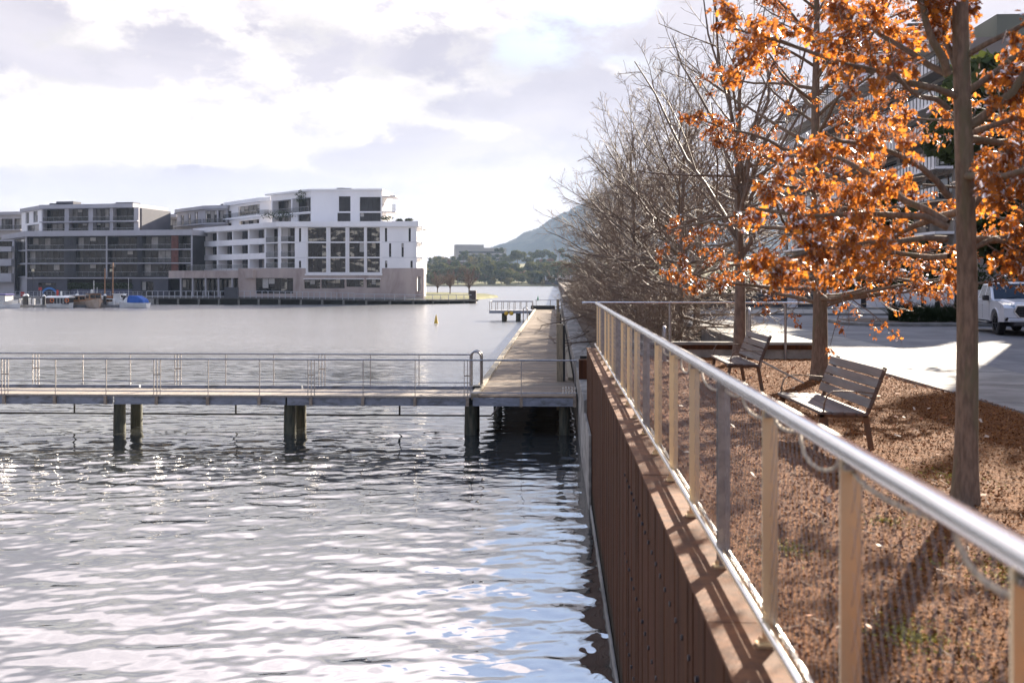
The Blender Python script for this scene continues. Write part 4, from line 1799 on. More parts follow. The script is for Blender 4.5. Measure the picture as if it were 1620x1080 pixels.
# =============================== boardwalk on piles in front of the blocks
bwm = pm('boardwalk_timber', (.11, .10, .09), .8, 0, (.07, .065, .06), 1.5, 6)
r = thing('boardwalk', 'timber boardwalk on slim piles before the white apartments', 'boardwalk', (*xy(350, 188), WATER))
path = [(232, 186.5, -1.72), (330, 186, -1.72), (424, 186, -1.72), (560, 187.5, -2.05), (672, 190, -2.25), (746, 197, -2.35)]
pw = [(*xy(px_, Y), z) for px_, Y, z in path]
for i in range(len(pw) - 1):
    b = MB()
    p0, p1 = Vector(pw[i]), Vector(pw[i + 1])
    b.bar(p0 + Vector((0, 2, -.15)), p1 + Vector((0, 2, -.15)), 4.0, .34)
    b.build('deck', bwm, r)
    L_ = (p1 - p0).length
    n = max(2, int(L_ / 3.4))
    for k in range(n):
        c = p0.lerp(p1, (k + .5) / n)
        b = MB()
        b.tube([(c.x, c.y + .3, WATER - 2), (c.x, c.y + .3, c.z - .2)], .22, 8)
        b.build('pile', pm('grey_pile', (.22, .21, .19), .8, 0, (.12, .115, .10), 2), r, smooth='auto')
    b = MB()
    b.bar(p0 + Vector((0, 3.6, -1.2)), p1 + Vector((0, 3.6, -1.2)), .2, 1.8)
    b.build('back_wall', darkwood, r)
r2 = thing('boardwalk_railing', 'closely spaced post railing along the timber boardwalk', 'railing', (*xy(350, 186), -1.7))
for i in range(len(pw) - 1):
    p0, p1 = Vector(pw[i]), Vector(pw[i + 1])
    b = MB()
    hz = 1.15 if i < 3 else .95
    b.tube([p0 + Vector((0, 0, hz)), p1 + Vector((0, 0, hz))], .05, 6)
    b.tube([p0 + Vector((0, 0, .2)), p1 + Vector((0, 0, .2))], .035, 6)
    b.build('rail', alu, r2)
    L_ = (p1 - p0).length
    n = int(L_ / (1.05 if i < 3 else 1.8))
    for k in range(n):
        c = p0.lerp(p1, k / n)
        b = MB()
        b.box(c.x - .06, c.x + .06, c.y - .04, c.y + .04, c.z - .15, c.z + hz)
        b.build('post', alu, r2)
c0, c1 = xy(zx2(355), 185.9), xy(zx2(435), 185.9)
b = MB()
b.box(c0[0], c1[0], 185.2, 185.85, -1.9, .15)
tag(b.build('dark_screen', darkgrey, bevel=.03), 'dark solid screen panel on the boardwalk railing', 'screen')
mp = at_y(748, 460, 199)
b = MB()
b.box(mp.x - .7, mp.x + .7, 198.3, 199.7, WATER - 1, HC + (442 - 459.5) * 199 / F_PX)
tag(b.build('mooring_pile', pm('brown_pile', (.06, .04, .035), .8), bevel=.08), 'thick dark brown mooring pile at the end of the boardwalk', 'pile')
# ------------------------------------------------------------------ boats at the pontoon
gel = pm('white_gelcoat', (.72, .71, .68), .4, 0, (.62, .61, .58), .8, 6, spec=.5)
varnish = pm('varnished_timber', (.30, .15, .065), .4, 0, (.20, .095, .04), 1.5, 7, (1, 1, 4), spec=.5)
paleboard = pm('pale_painted_timber', (.42, .32, .24), .6, 0, (.34, .25, .18), 1.2, 6)
canvas_b = pm('blue_canvas', (.02, .11, .42), .8, 0, (.015, .08, .32), 1.5)
canvas_p = pm('violet_canvas', (.10, .09, .26), .85, 0, (.07, .06, .19), 1.5)
black_p = pm('black_paint', (.02, .02, .025), .5)
red_p = pm('red_paint', (.45, .035, .03), .5, 0, (.35, .03, .025), 2)
orange_p = pm('orange_ring', (.62, .16, .04), .6)
rope_m = pm('spar_timber', (.34, .19, .10), .6, 0, (.25, .13, .07), 2)


def hull(par, L, W, H, m, sheer=.25, transom=.75, draft=.3, name='hull'):
    """bow at +x; deck at height H"""
    ns, nv = 13, 6
    V, Fc = [], []
    for i in range(ns):
        u = i / (ns - 1)
        x = (u - .5) * L
        w = W / 2 * (transom + (1 - transom) * math.sin(min(1, u / .45) * math.pi / 2)) * (1 - max(0, (u - .45) / .55) ** 2.2)
        w = max(w, .015)
        top = H + sheer * max(0, (u - .35) / .65) ** 2
        for j in range(2 * nv + 1):
            s_ = (j - nv) / nv
            a = abs(s_)
            yy_ = math.copysign(w * (a ** .55) * (.82 + .18 * a), s_) if a > 0 else 0
            z = -draft + (top + draft) * a ** 1.6
            rake = .25 * L * .12 * max(0, (u - .7) / .3) * (a - .2)
            V.append((x + rake, yy_, z))
    k = 2 * nv + 1
    for i in range(ns - 1):
        for j in range(k - 1):
            Fc.append((i * k + j, (i + 1) * k + j, (i + 1) * k + j + 1, i * k + j + 1))
    Fc.append(tuple(range(k)))
    for i in range(ns - 1):      # deck
        Fc.append((i * k, i * k + k - 1, (i + 1) * k + k - 1, (i + 1) * k))
    b = MB()
    b.add(V, Fc)
    h = b.build(name, m, par, smooth='auto', fix=True)
    b = MB()
    for sd in (0, k - 1):
        pts = [Vector(V[i * k + sd]) + Vector((0, 0, .02)) for i in range(ns)]
        b.tube(pts, .045, 5)
    b.build('gunwale', m if m is not varnish else paleboard, par)
    return h


def cabin(par, x0, x1, W, z0, z1, m, roofm, nwin=4, front=True, glassm=None, rake=.15, over=.12):
    b = MB()
    b.hexa([(x0, -W / 2, z0), (x1, -W / 2, z0), (x1, W / 2, z0), (x0, W / 2, z0),
            (x0 + rake * .3, -W / 2 * .92, z1), (x1 - rake, -W / 2 * .92, z1), (x1 - rake, W / 2 * .92, z1), (x0 + rake * .3, W / 2 * .92, z1)])
    b.build('cabin', m, par, bevel=.03)
    h = z1 - z0
    L = x1 - x0
    for i in range(nwin):
        b = MB()
        a0 = x0 + .1 * L + (i + .08) * (L * .78) / nwin
        a1 = x0 + .1 * L + (i + .90) * (L * .78) / nwin
        for s in (-1, 1):
            y = s * W / 2 * .965
            b.hexa([(a0, y - .02, z0 + h * .42), (a1, y - .02, z0 + h * .42), (a1, y + .02, z0 + h * .42), (a0, y + .02, z0 + h * .42),
                    (a0, y * .985 - .02, z0 + h * .88), (a1, y * .985 - .02, z0 + h * .88), (a1, y * .985 + .02, z0 + h * .88), (a0, y * .985 + .02, z0 + h * .88)])
        b.build('window', glassm or g_dark, par)
    if front:
        b = MB()
        for s in (-1, 1):
            y0, y1 = sorted((s * .04, s * W * .40))
            xm = x1 - rake * .5
            b.hexa([(xm - .02 + rake * .12, y0, z0 + h * .42), (xm + .03 + rake * .12, y0, z0 + h * .42), (xm + .03 + rake * .12, y1, z0 + h * .42), (xm - .02 + rake * .12, y1, z0 + h * .42),
                    (xm - .02 - rake * .35, y0, z0 + h * .88), (xm + .03 - rake * .35, y0, z0 + h * .88), (xm + .03 - rake * .35, y1, z0 + h * .88), (xm - .02 - rake * .35, y1, z0 + h * .88)])
        b.build('windscreen', glassm or g_dark, par)
    b = MB()
    b.box(x0 - over, x1 + over * .6 - rake, -W / 2 - over, W / 2 + over, z1 + .002, z1 + .09)
    b.build('cabin_roof', roofm, par, bevel=.03)


def ring(par, x, y, z, r=.3):
    b = MB()
    pts = [(x + r * math.cos(a), y, z + r * math.sin(a)) for a in np.linspace(0, 2 * math.pi, 14)]
    b.tube(pts, .09, 6)
    b.build('life_ring', orange_p, par, smooth=True)


def boat(label, pxc, Y, rz, wl=0):
    p_ = at_y(pxc, 486, Y)
    return thing('moored_boat', label, 'boat', (p_.x, Y, WATER + wl), rad(rz), world=False, group='boats moored at the pontoon')


# white cruiser with violet awning
r = boat('white motor boat with a violet canvas awning at the end of the pontoon', 4, 163, -14)
hull(r, 6.2, 2.3, .95, gel, .35)
b = MB()
for s in (-1, 1):
    for x in (-2.6, -1.2, .3, 1.4):
        b.tube([(x, s * .95, .9), (x, s * .95, 2.1)], .03, 6)
b.build('awning_pole', alu, r)
b = MB()
b.box(-2.7, 1.55, -1.0, 1.0, 2.1, 2.32)
b.build('awning', canvas_p, r, bevel=.09)
b = MB()
b.box(-2.55, 1.4, -.98, .98, .97, 2.02)
b.build('side_curtain', pm('clear_curtain', (.55, .53, .50), .5, 0, (.40, .39, .38), 1.5), r, bevel=.05)
# small tender in front of it
r = boat('low white dinghy tied in front of the violet awning boat', 17, 160.5, -8)
hull(r, 3.4, 1.5, .55, gel, .25)
b = MB()
b.box(-1.0, .6, -.5, .5, .56, .68)
b.build('thwart', paleboard, r)
# pontoon with bollards
r = thing('pontoon', 'low floating pontoon with pale bollards where the boats are moored', 'pontoon', (at_y(120, 486, 166).x, 166, WATER))
x0, x1 = at_y(24, 486, 166).x, at_y(222, 486, 166).x
for k in range(6):
    b = MB()
    xa = x0 + (x1 - x0) * k / 6
    xb = x0 + (x1 - x0) * (k + 1) / 6
    b.box(xa, xb - .08, 165.2, 168, WATER - .1, WATER + .42)
    b.build('float_section', pm('pontoon_deck', (.24, .23, .22), .8, 0, (.15, .145, .14), 1.5), r, bevel=.04)
for (px_, h, dark) in ((39, 1.9, 1), (42.5, 1.95, 1), (33, 1.3, 0), (47, 1.35, 0), (53.5, 1.25, 0), (66, 1.3, 0), (69.5, 1.85, 1), (180, 1.2, 0), (197, 2.0, 1), (166, 1.95, 1), (192, 1.5, 0)):
    x = at_y(px_, 486, 165.6).x
    t_ = thing('mooring_bollard', 'dark round mooring pile with a white conical cap on the pontoon' if dark else 'short white service bollard on the pontoon', 'bollard', (x, 165.6, WATER), world=False,
               group='capped mooring piles' if dark else 'white pontoon bollards')
    b = MB()
    b.tube([(0, 0, -.5), (0, 0, h)], .26 if dark else .2, 10)
    b.build('pile', black_p if dark else gel, t_, smooth='auto')
    b = MB()
    b.lathe((0, 0, h + .002), [(.32, 0), (.30, .08), (.05, .34), (.01, .36)] if dark else [(.24, 0), (.24, .12), (.12, .2)], 10)
    b.build('cap', gel, t_, smooth='auto')
# covered launch with dark canopy
r = boat('dark canopied launch with white roof and two orange life rings', 96, 163.5, -4)
hull(r, 4.3, 2.1, .6, gel, .2)
b = MB()
b.box(-1.9, 1.75, -.95, .95, .62, 1.7)
b.build('cabin', black_p, r, bevel=.05)
for k in range(4):
    b = MB()
    b.box(-.6 + k * .55, -.15 + k * .55, -.985, -.952, .95, 1.5)
    b.build('window', g_mid, r)
for k in range(5):
    b = MB()
    b.box(-.66 + k * .55, -.60 + k * .55, -1.0, -.952, .7, 1.62)
    b.build('window_post', gel, r)
b = MB()
n = 7
b.extrude([(0, -1.1 + 2.2 * i / (n - 1), 1.72 + .28 * math.sin(math.pi * i / (n - 1))) for i in range(n)] + [(0, 1.1, 1.66), (0, -1.1, 1.66)], (-2.1, 0, 0), (1.95, 0, 0))
b.build('roof', gel, r, fix=True)
b = MB()
b.box(-2.05, -1.25, -.98, -.952, .65, 1.66)
b.build('side_cover', pm('brown_cover', (.10, .06, .05), .8), r)
ring(r, -.15 - .75, -1.06, 1.25)
ring(r, 1.72, -1.06, 1.25)
b = MB()
b.tube([(.1, 0, 2.0), (.1, 0, 2.75)], .16, 8)
b.build('funnel', gel, r)
b = MB()
b.box(-.65, -.5, -.2, .2, 2.0, 2.95)
b.build('folded_flag', red_p, r)
# small timber launch
r = boat('small varnished launch with a row of cabin windows between two larger boats', 122, 166.5, -12)
hull(r, 4.4, 1.9, .8, paleboard, .3)
cabin(r, -1.7, 1.1, 1.6, .8, 1.95, varnish, gel, 5)
b = MB()
b.lathe((0, 0, 2.05), [(.3, 0), (.22, .2), (.05, .3)], 8)
b.build('roof_vent', gel, r)
b = MB()
b.tube([(.1, 0, 2.3), (.1, 0, 2.9)], .04, 6)
b.build('mast', gel, r)
# larger timber boat, bow towards us
r = boat('varnished timber cabin boat with its pale planked bow towards the water', 149, 163.5, -52)
hull(r, 6.0, 2.5, 1.05, paleboard, .5)
cabin(r, -2.0, .9, 2.0, 1.05, 2.35, varnish, black_p, 4)
b = MB()
b.tube([(-.2, 0, 2.4), (-.2, 0, 4.6)], .05, 6)
b.tube([(.3, .4, 2.4), (.3, .4, 3.4)], .04, 6)
b.build('mast', gel, r)
b = MB()
b.lathe((-.3, -.3, 2.44), [(.22, 0), (.22, .5), (.1, .62)], 8)
b.build('vent_cowl', gel, r)
# two-masted boat
r = boat('two masted sailing boat with brown spars and covered deck', 173, 167.5, 14)
hull(r, 6.4, 2.1, .8, gel, .4)
cabin(r, -1.5, 1.0, 1.5, .82, 1.35, varnish, gel, 4)
for x, h in ((-.75, 6.6), (.55, 7.6)):
    b = MB()
    b.tube([(x, 0, .8), (x + .05, 0, h)], [.14, .09], 8)
    b.build('mast', rope_m, r, smooth='auto')
    b = MB()
    for q in (-1.4, 1.5):
        b.tube([(x + .05, 0, h - .3), (x + q, .8 * (1 if q > 0 else -1), .9)], .022, 4)
    b.build('shroud', black_p, r)
b = MB()
b.tube([(-.7, 0, 1.75), (-2.9, 0, 1.85)], [.22, .16], 8)
b.build('furled_sail', gel, r, smooth=True)
b = MB()
b.tube([(.6, 0, 1.65), (-.5, 0, 1.75)], [.22, .2], 8)
b.build('furled_sail', pm('ochre_cover', (.40, .16, .06), .8), r, smooth=True)
# white runabout with a blue cover
r = boat('white runabout with a bright blue canvas cover over its cockpit', 212, 164, 172)
hull(r, 5.2, 2.1, .75, gel, .35)
b = MB()
prof = [(-2.3, .80), (-2.1, 1.35), (-1.0, 2.0), (.5, 2.05), (.75, 1.5), (.8, .80)]
b.extrude([(x, 0, z) for x, z in prof], (0, -.92, 0), (0, .92, 0))
b.build('canvas_cover', canvas_b, r, bevel=.14, fix=True)
b = MB()
b.hexa([(.82, -.85, .85), (1.9, -.7, .85), (1.9, .7, .85), (.82, .85, .85), (.82, -.8, 1.75), (1.1, -.7, 1.7), (1.1, .7, 1.7), (.82, .8, 1.75)])
b.build('wheelhouse', gel, r, bevel=.05)
b = MB()
b.tube([(1.0, 0, 1.8), (1.0, 0, 5.0)], .03, 5)
b.build('aerial', gel, r)
# white cabin boat half hidden behind
r = boat('small white boat with a tall narrow wheelhouse beside the two masted boat', 190, 168, 80)
hull(r, 4.5, 1.8, .7, gel, .3)
cabin(r, -1.0, .9, 1.4, .7, 2.2, gel, gel, 2)
# lamps and posts on the quay
for px_, lab in ((151.5, 'slim quay lamp with a pale square head behind the timber boats'), (23.5, 'slim quay lamp with a pale head near the white doors')):
    p_ = at_y(px_, 470, 198)
    r = thing('quay_lamp', lab, 'lamp', (p_.x, 205, QZ), world=False, group='quay lamps')
    b = MB()
    b.tube([(0, 0, 0), (0, 0, 5.2)], .07, 6)
    b.build('pole', darkgrey, r)
    b = MB()
    b.box(-.22, .22, -.22, .22, 5.2, 5.75)
    b.build('lamp_head', pm('lamp_glass', (.70, .62, .42), .4), r, bevel=.05)
p_ = at_y(64, 462, 203)
r = thing('lifebuoy_post', 'red lifebuoy on a short pale post at the quay edge', 'lifebuoy', (p_.x, 203, QZ), world=False)
b = MB()
b.box(-.1, .1, -.1, .1, 0, 1.3)
b.build('post', lightgrey, r)
b = MB()
b.tube([(0, -.12, 1.3), (0, -.12, 1.9)], .34, 8)
b.build('ring_case', red_p, r, bevel=.05)
p_ = at_y(36, 470, 203)
r = thing('red_box', 'small red equipment box behind the mooring piles', 'box', (p_.x, 203, QZ), world=False)
b = MB()
b.box(-.35, .35, -.3, .3, 0, .95)
b.build('case', red_p, r, bevel=.08)
b = MB()
b.box(-.38, .38, -.33, .33, .955, 1.05)
b.build('lid', red_p, r, bevel=.03)
# quay railing behind the boats
r = thing('quay_railing', 'grey railing along the quay edge behind the moored boats', 'railing', (at_y(120, 470, 201).x, 201, QZ))
x0, x1 = -125, at_y(232, 470, 201).x
b = MB()
for z in (.5, 1.05):
    b.tube([(x0, 201, QZ + z), (x1, 201, QZ + z)], .04, 5)
b.build('rail', alu, r)
n = 44
for k in range(n):
    b = MB()
    x = x0 + (x1 - x0) * k / (n - 1)
    b.box(x - .04, x + .04, 200.97, 201.03, QZ, QZ + 1.05)
    b.build('post', alu, r)
# blue graphic panel on the quay wall and a hedge strip
p0, p1 = at_y(61, 470, 206), at_y(88, 470, 206)
r = thing('display_board', 'dark notice board with a bright blue curved shape on the quay', 'board', (p0.x, 206, QZ))
b = MB()
b.box(p0.x, p1.x, 206, 206.2, QZ, QZ + 2.4)
b.build('board', black_p, r)
b = MB()
cx_ = (p0.x + p1.x) / 2 + .5
pts = [(cx_ + 1.5 * math.cos(a), 205.97, QZ + .35 + 1.35 * math.sin(a)) for a in np.linspace(.3, 2.9, 12)]
for q0, q1 in zip(pts[:-1], pts[1:]):
    b.bar(q0, q1, .03, .42, up=(0, 0, 1) if abs(q1[2] - q0[2]) < .25 else (1, 0, 0))
b.build('curved_shape', pm('sky_blue_print', (.06, .22, .55), .6), r)
p0, p1 = at_y(107, 460, 212), at_y(208, 460, 212)
V0 = []
n = 2600
P = np.stack([RNG.uniform(p0.x, p1.x, n), RNG.uniform(211.6, 212.8, n), RNG.uniform(zz(457, 212), zz(448, 212), n)], -1)
d = RNG.normal(size=(n, 3)); d /= np.linalg.norm(d, axis=1)[:, None]
e = np.cross(d, RNG.normal(size=(n, 3))); e /= np.linalg.norm(e, axis=1)[:, None]
V = np.stack([P - d * .25, P + e * .14, P + d * .25, P - e * .14], 1).reshape(-1, 3)
o = link_mesh('hedge', np_mesh('hedge', V, np.arange(4 * n).reshape(n, 4)), leaf_dark)
tag(o, 'long dark hedge along the ground floor of the dark grey block', 'hedge')
# ------------------------------------------------------------------ trees
bark_near = pm('oak_bark', (.225, .165, .12), .85, 0, (.13, .097, .072), 13, 9, (3, 3, .6), bump=.007, bscale=34, spec=.25, col3=(.145, .13, .082), scale3=2.6)
bark = pm('grey_bark', (.20, .15, .115), .62, 0, (.11, .082, .063), 8, 6, (1, 1, .6), spec=.25)
twig_m = pm('bare_twig', (.25, .175, .125), .62, 0, (.15, .105, .078), 3, 4, spec=.25)
bark_far = pm('far_bark', (.10, .06, .045), .9, 0, (.07, .045, .035), 2)


def leaf_mat(name, cols, rough=.45, trans=.55, scale=1.6, gloss=True):
    m = bpy.data.materials.new(name)
    m.use_nodes = True
    t = NT(m.node_tree)
    t.n.clear()
    out = t.new('ShaderNodeOutputMaterial')
    geo = t.new('ShaderNodeNewGeometry')
    rmp = t.new('ShaderNodeValToRGB')
    e = rmp.color_ramp.elements
    e[0].color = (*cols[0], 1)
    e[1].color = (*cols[-1], 1)
    e[1].position = 1
    for i, c in enumerate(cols[1:-1]):
        q = e.new((i + 1) / (len(cols) - 1))
        q.color = (*c, 1)
    n = t.noise(geo.outputs['Position'], scale, 2)
    v = t.m('ADD', t.m('MULTIPLY', geo.outputs['Random Per Island'], .65), t.m('MULTIPLY', n, .38))
    t.l.new(v, rmp.inputs[0])
    d = t.new('ShaderNodeBsdfDiffuse')
    tr = t.new('ShaderNodeBsdfTranslucent')
    g = t.new('ShaderNodeBsdfGlossy')
    g.inputs['Roughness'].default_value = rough
    t.l.new(rmp.outputs[0], d.inputs[0])
    hs = t.mix(1.0, rmp.outputs[0], (1.35, 1.15, .85), 'MULTIPLY')
    t.l.new(hs, tr.inputs[0])
    m1 = t.new('ShaderNodeMixShader')
    m1.inputs[0].default_value = trans
    t.l.new(d.outputs[0], m1.inputs[1])
    t.l.new(tr.outputs[0], m1.inputs[2])
    fr = t.new('ShaderNodeFresnel')
    fr.inputs[0].default_value = 1.2
    m2 = t.new('ShaderNodeMixShader')
    t.l.new(fr.outputs[0], m2.inputs[0])
    t.l.new(m1.outputs[0], m2.inputs[1])
    t.l.new(g.outputs[0], m2.inputs[2])
    t.l.new((m2 if gloss else m1).outputs[0], out.inputs[0])
    return m


oak_leaf = leaf_mat('orange_oak_leaf', [(.11, .050, .028), (.25, .095, .030), (.44, .17, .033), (.62, .29, .05)])
oak_leaf2 = leaf_mat('rust_oak_leaf', [(.10, .046, .028), (.21, .078, .028), (.37, .138, .03), (.54, .23, .042)])


def tubes(P, R, n):
    """P (M,K,3) centre lines, R (M,K) radii -> verts, quads"""
    M, K, _ = P.shape
    T = np.empty_like(P)
    T[:, 1:-1] = P[:, 2:] - P[:, :-2]
    T[:, 0] = P[:, 1] - P[:, 0]
    T[:, -1] = P[:, -1] - P[:, -2]
    T /= np.linalg.norm(T, axis=-1, keepdims=True) + 1e-9
    ref = np.where(np.abs(T[:, :1, 2:]) < .9, np.array([0., 0, 1]), np.array([1., 0, 0]))
    A = np.cross(T, np.broadcast_to(ref, T.shape))
    A /= np.linalg.norm(A, axis=-1, keepdims=True) + 1e-9
    B = np.cross(A, T)
    th = np.arange(n) * 2 * math.pi / n
    V = P[:, :, None] + (A[:, :, None] * np.cos(th)[:, None] + B[:, :, None] * np.sin(th)[:, None]) * R[:, :, None, None]
    idx = np.arange(M * K * n).reshape(M, K, n)
    a = idx[:, :-1]
    b_ = np.roll(idx, -1, axis=2)[:, :-1]
    c = np.roll(idx, -1, axis=2)[:, 1:]
    d = idx[:, 1:]
    return V.reshape(-1, 3), np.stack([a, b_, c, d], -1).reshape(-1, 4)


def merge(parts):
    vs, fs, o = [], [], 0
    for V, F in parts:
        vs.append(V)
        fs.append(F + o)
        o += len(V)
    return np.vstack(vs), np.vstack(fs)


def norm(a):
    return a / (np.linalg.norm(a, axis=-1, keepdims=True) + 1e-9)


def shoots(rng, P, R, per, t0, t1, lenf, ang, K, rad_f, rmin, droop=0., up=0., wob=.08, planar=.0):
    """side branches off centre lines P (M,K,3); returns new P, R"""
    M, Kp, _ = P.shape
    L = np.linalg.norm(np.diff(P, axis=1), axis=-1).sum(1)
    m = np.repeat(np.arange(M), per)
    t = np.tile(np.linspace(t0, t1, per), M) + rng.uniform(-.5, .5, M * per) * (t1 - t0) / per
    t = np.clip(t, .02, .985)
    fi = t * (Kp - 1)
    i = np.minimum(fi.astype(int), Kp - 2)
    fr = (fi - i)[:, None]
    S = P[m, i] * (1 - fr) + P[m, i + 1] * fr
    D = norm(P[m, i + 1] - P[m, i])
    r0 = R[m, i] * (1 - fr[:, 0]) + R[m, i + 1] * fr[:, 0]
    side = norm(np.cross(D, np.array([0, 0, 1.]) + rng.normal(0, .25, D.shape)))
    upv = np.cross(side, D)
    phi = np.where(np.tile(np.arange(per) % 2, M) == 0, 0, math.pi) + rng.normal(0, 1.1 * (1 - planar) + .35, len(m))
    lat = side * np.cos(phi)[:, None] + upv * np.sin(phi)[:, None]
    a = rng.normal(ang, .2, len(m))[:, None]
    d0 = norm(D * np.cos(a) + lat * np.sin(a))
    ln = lenf * L[m] * (1.05 - .65 * t) * rng.uniform(.55, 1.25, len(m))
    Q = np.empty((len(m), K, 3))
    Q[:, 0] = S
    d = d0
    for k in range(1, K):
        d = norm(d + rng.normal(0, wob, d.shape) + np.array([0, 0, up - droop]) / K)
        Q[:, k] = Q[:, k - 1] + d * (ln / (K - 1))[:, None]
    rr = np.maximum(np.minimum(r0 * .8, rad_f * ln), rmin)
    RR = rr[:, None] * np.linspace(1, .45, K)[None]
    RR = np.maximum(RR, rmin * .7)
    return Q, RR


def grow_limbs(rng, H, z0, r0, n, prof, elev, lean=(0, 0), K=7):
    zs = z0 + (H - z0) * (np.linspace(0, 1, n) ** 1.15) * .96
    azs = np.arange(n) * 2.399 + rng.uniform(-.4, .4, n)
    u = (zs - z0) / (H - z0)
    ln = np.array([prof(x) for x in u]) * rng.uniform(.75, 1.2, n)
    ev = np.array([elev(x) for x in u]) + rng.normal(0, .12, n)
    P = np.empty((n, K, 3))
    P[:, 0] = np.stack([lean[0] * zs, lean[1] * zs, zs], -1)
    d = np.stack([np.cos(azs) * np.cos(ev), np.sin(azs) * np.cos(ev), np.sin(ev)], -1)
    for k in range(1, K):
        d = norm(d + rng.normal(0, .10, d.shape) + np.array([0, 0, .03]))
        P[:, k] = P[:, k - 1] + d * (ln / (K - 1))[:, None]
    rt = r0 * (1 - .8 * zs / H)
    R = np.minimum(rt * .55, .013 * ln + .006)[:, None] * np.linspace(1, .28, K)[None]
    return P, R


LEAF = np.array([(0, 0, 0), (0, 1, 0), (.10, .16, .02), (.34, .28, .06), (.13, .40, .02), (.42, .60, .08), (.15, .66, .02), (.22, .86, .05),
                 (-.10, .16, .02), (-.34, .28, .06), (-.13, .40, .02), (-.42, .60, .08), (-.15, .66, .02), (-.22, .86, .05)])
LEAF_Q = np.array([(0, 2, 3, 4), (0, 4, 6, 1), (4, 5, 6, 6), (6, 7, 1, 1), (0, 10, 9, 8), (0, 1, 12, 10), (10, 12, 11, 11), (12, 1, 13, 13)])
LEAF_T = np.array([(0, 2, 3), (0, 3, 4), (0, 4, 6), (0, 6, 1), (4, 5, 6), (6, 7, 1), (0, 9, 8), (0, 10, 9), (0, 12, 10), (0, 1, 12), (10, 12, 11), (12, 1, 13)])


def leaves(rng, S, size, droop=.7, spread=.5):
    """lobed leaves growing from the points S, hanging a little"""
    n = len(S)
    d = norm(rng.normal(0, spread, (n, 3)) + np.array([0, 0, -droop]) + norm(rng.normal(size=(n, 3))) * .6)
    w = norm(np.cross(d, rng.normal(size=(n, 3))))
    nn = np.cross(w, d)
    s = (size * rng.uniform(.55, 1.25, n))[:, None, None]
    curl = rng.uniform(-.5, 2.2, n)[:, None, None]
    V = S[:, None] + s * (w[:, None] * LEAF[None, :, :1] + d[:, None] * LEAF[None, :, 1:2] + nn[:, None] * (LEAF[None, :, 2:] * curl - .22 * LEAF[None, :, 1:2] ** 2))
    F = (np.arange(n)[:, None, None] * len(LEAF) + LEAF_T[None]).reshape(-1, 3)
    return V.reshape(-1, 3), F


def pts_on(rng, P, n, t0=.25):
    M, K, _ = P.shape
    m = rng.integers(0, M, n)
    t = rng.uniform(t0, 1, n) * (K - 1)
    i = np.minimum(t.astype(int), K - 2)
    f = (t - i)[:, None]
    return P[m, i] * (1 - f) + P[m, i + 1] * f


def trunk_mesh(H, r0, lean=(0, 0), n=14, rng=None, flare=.35):
    zs = np.concatenate([np.linspace(-.05, .6, 5), np.linspace(1, H, 14)])
    P = np.stack([lean[0] * zs + .03 * np.sin(zs * 1.1), lean[1] * zs + .03 * np.sin(zs * .8 + 1), zs], -1)[None]
    R = (r0 * (1 - .80 * np.clip(zs, 0, H) / H) * (1 + flare * np.exp(-np.clip(zs, 0, 9) * 5)))[None]
    return tubes(P, R, n)


def part(name, VF, mat, par, smooth=True, kind=None):
    o = link_mesh(name, np_mesh(name, *VF), mat, par, smooth=smooth)
    if kind:
        o['kind'] = kind
    return o


# ---- bare trees: three prototypes
def bare_tree(seed, H, r0, n1=46, wide=3.1, low=.35, drop=.5, dens=1.0, asc=0):
    rng = np.random.default_rng(seed)
    r = thing('bare_tree', '', 'tree', world=False, group='bare trees along the promenade')
    part('trunk', trunk_mesh(H, r0, (rng.normal(0, .01), rng.normal(0, .01))), bark, r)
    prof = lambda u: wide * (1.0 - .22 * u) * (.8 + .2 * min(1, u * 4))
    elev = lambda u: -.20 + 1.35 * u ** 1.05
    P1, R1 = grow_limbs(rng, H, low, r0, n1, prof, elev)
    if asc:                       # steep sinuous leaders
        K = 7
        Q = np.empty((asc, K, 3))
        a_ = np.arange(asc) * 2.4 + .5
        ev = rng.uniform(1.05, 1.38, asc)
        Q[:, 0] = np.stack([0 * a_, 0 * a_, rng.uniform(1.9, 4.2, asc)], -1)
        d = np.stack([np.cos(a_) * np.cos(ev), np.sin(a_) * np.cos(ev), np.sin(ev)], -1)
        for k in range(1, K):
            d = norm(d + rng.normal(0, .13, d.shape) + np.array([0, 0, .06]))
            Q[:, k] = Q[:, k - 1] + d * (rng.uniform(4.2, 6.2, asc) / (K - 1))[:, None]
        P1 = np.concatenate([Q, P1])
        R1 = np.concatenate([np.linspace(.055, .014, K)[None] * np.ones((asc, 1)), R1])
    part('limbs', merge([tubes(P1, R1, 6)]), bark, r)
    P2, R2 = shoots(rng, P1, R1, int(14 * dens), .10, .98, .42, .72, 6, .010, .0075, droop=-.14, planar=.5)
    P3, R3 = shoots(rng, P2, R2, int(9 * dens), .12, 1, .52, .7, 4, .009, .0058, droop=-.05, wob=.12)
    part('branches', tubes(P2, R2, 4), bark, r)
    o = part('twigs', tubes(P3, R3, 3), twig_m, r, smooth=False, kind='stuff')
    return r


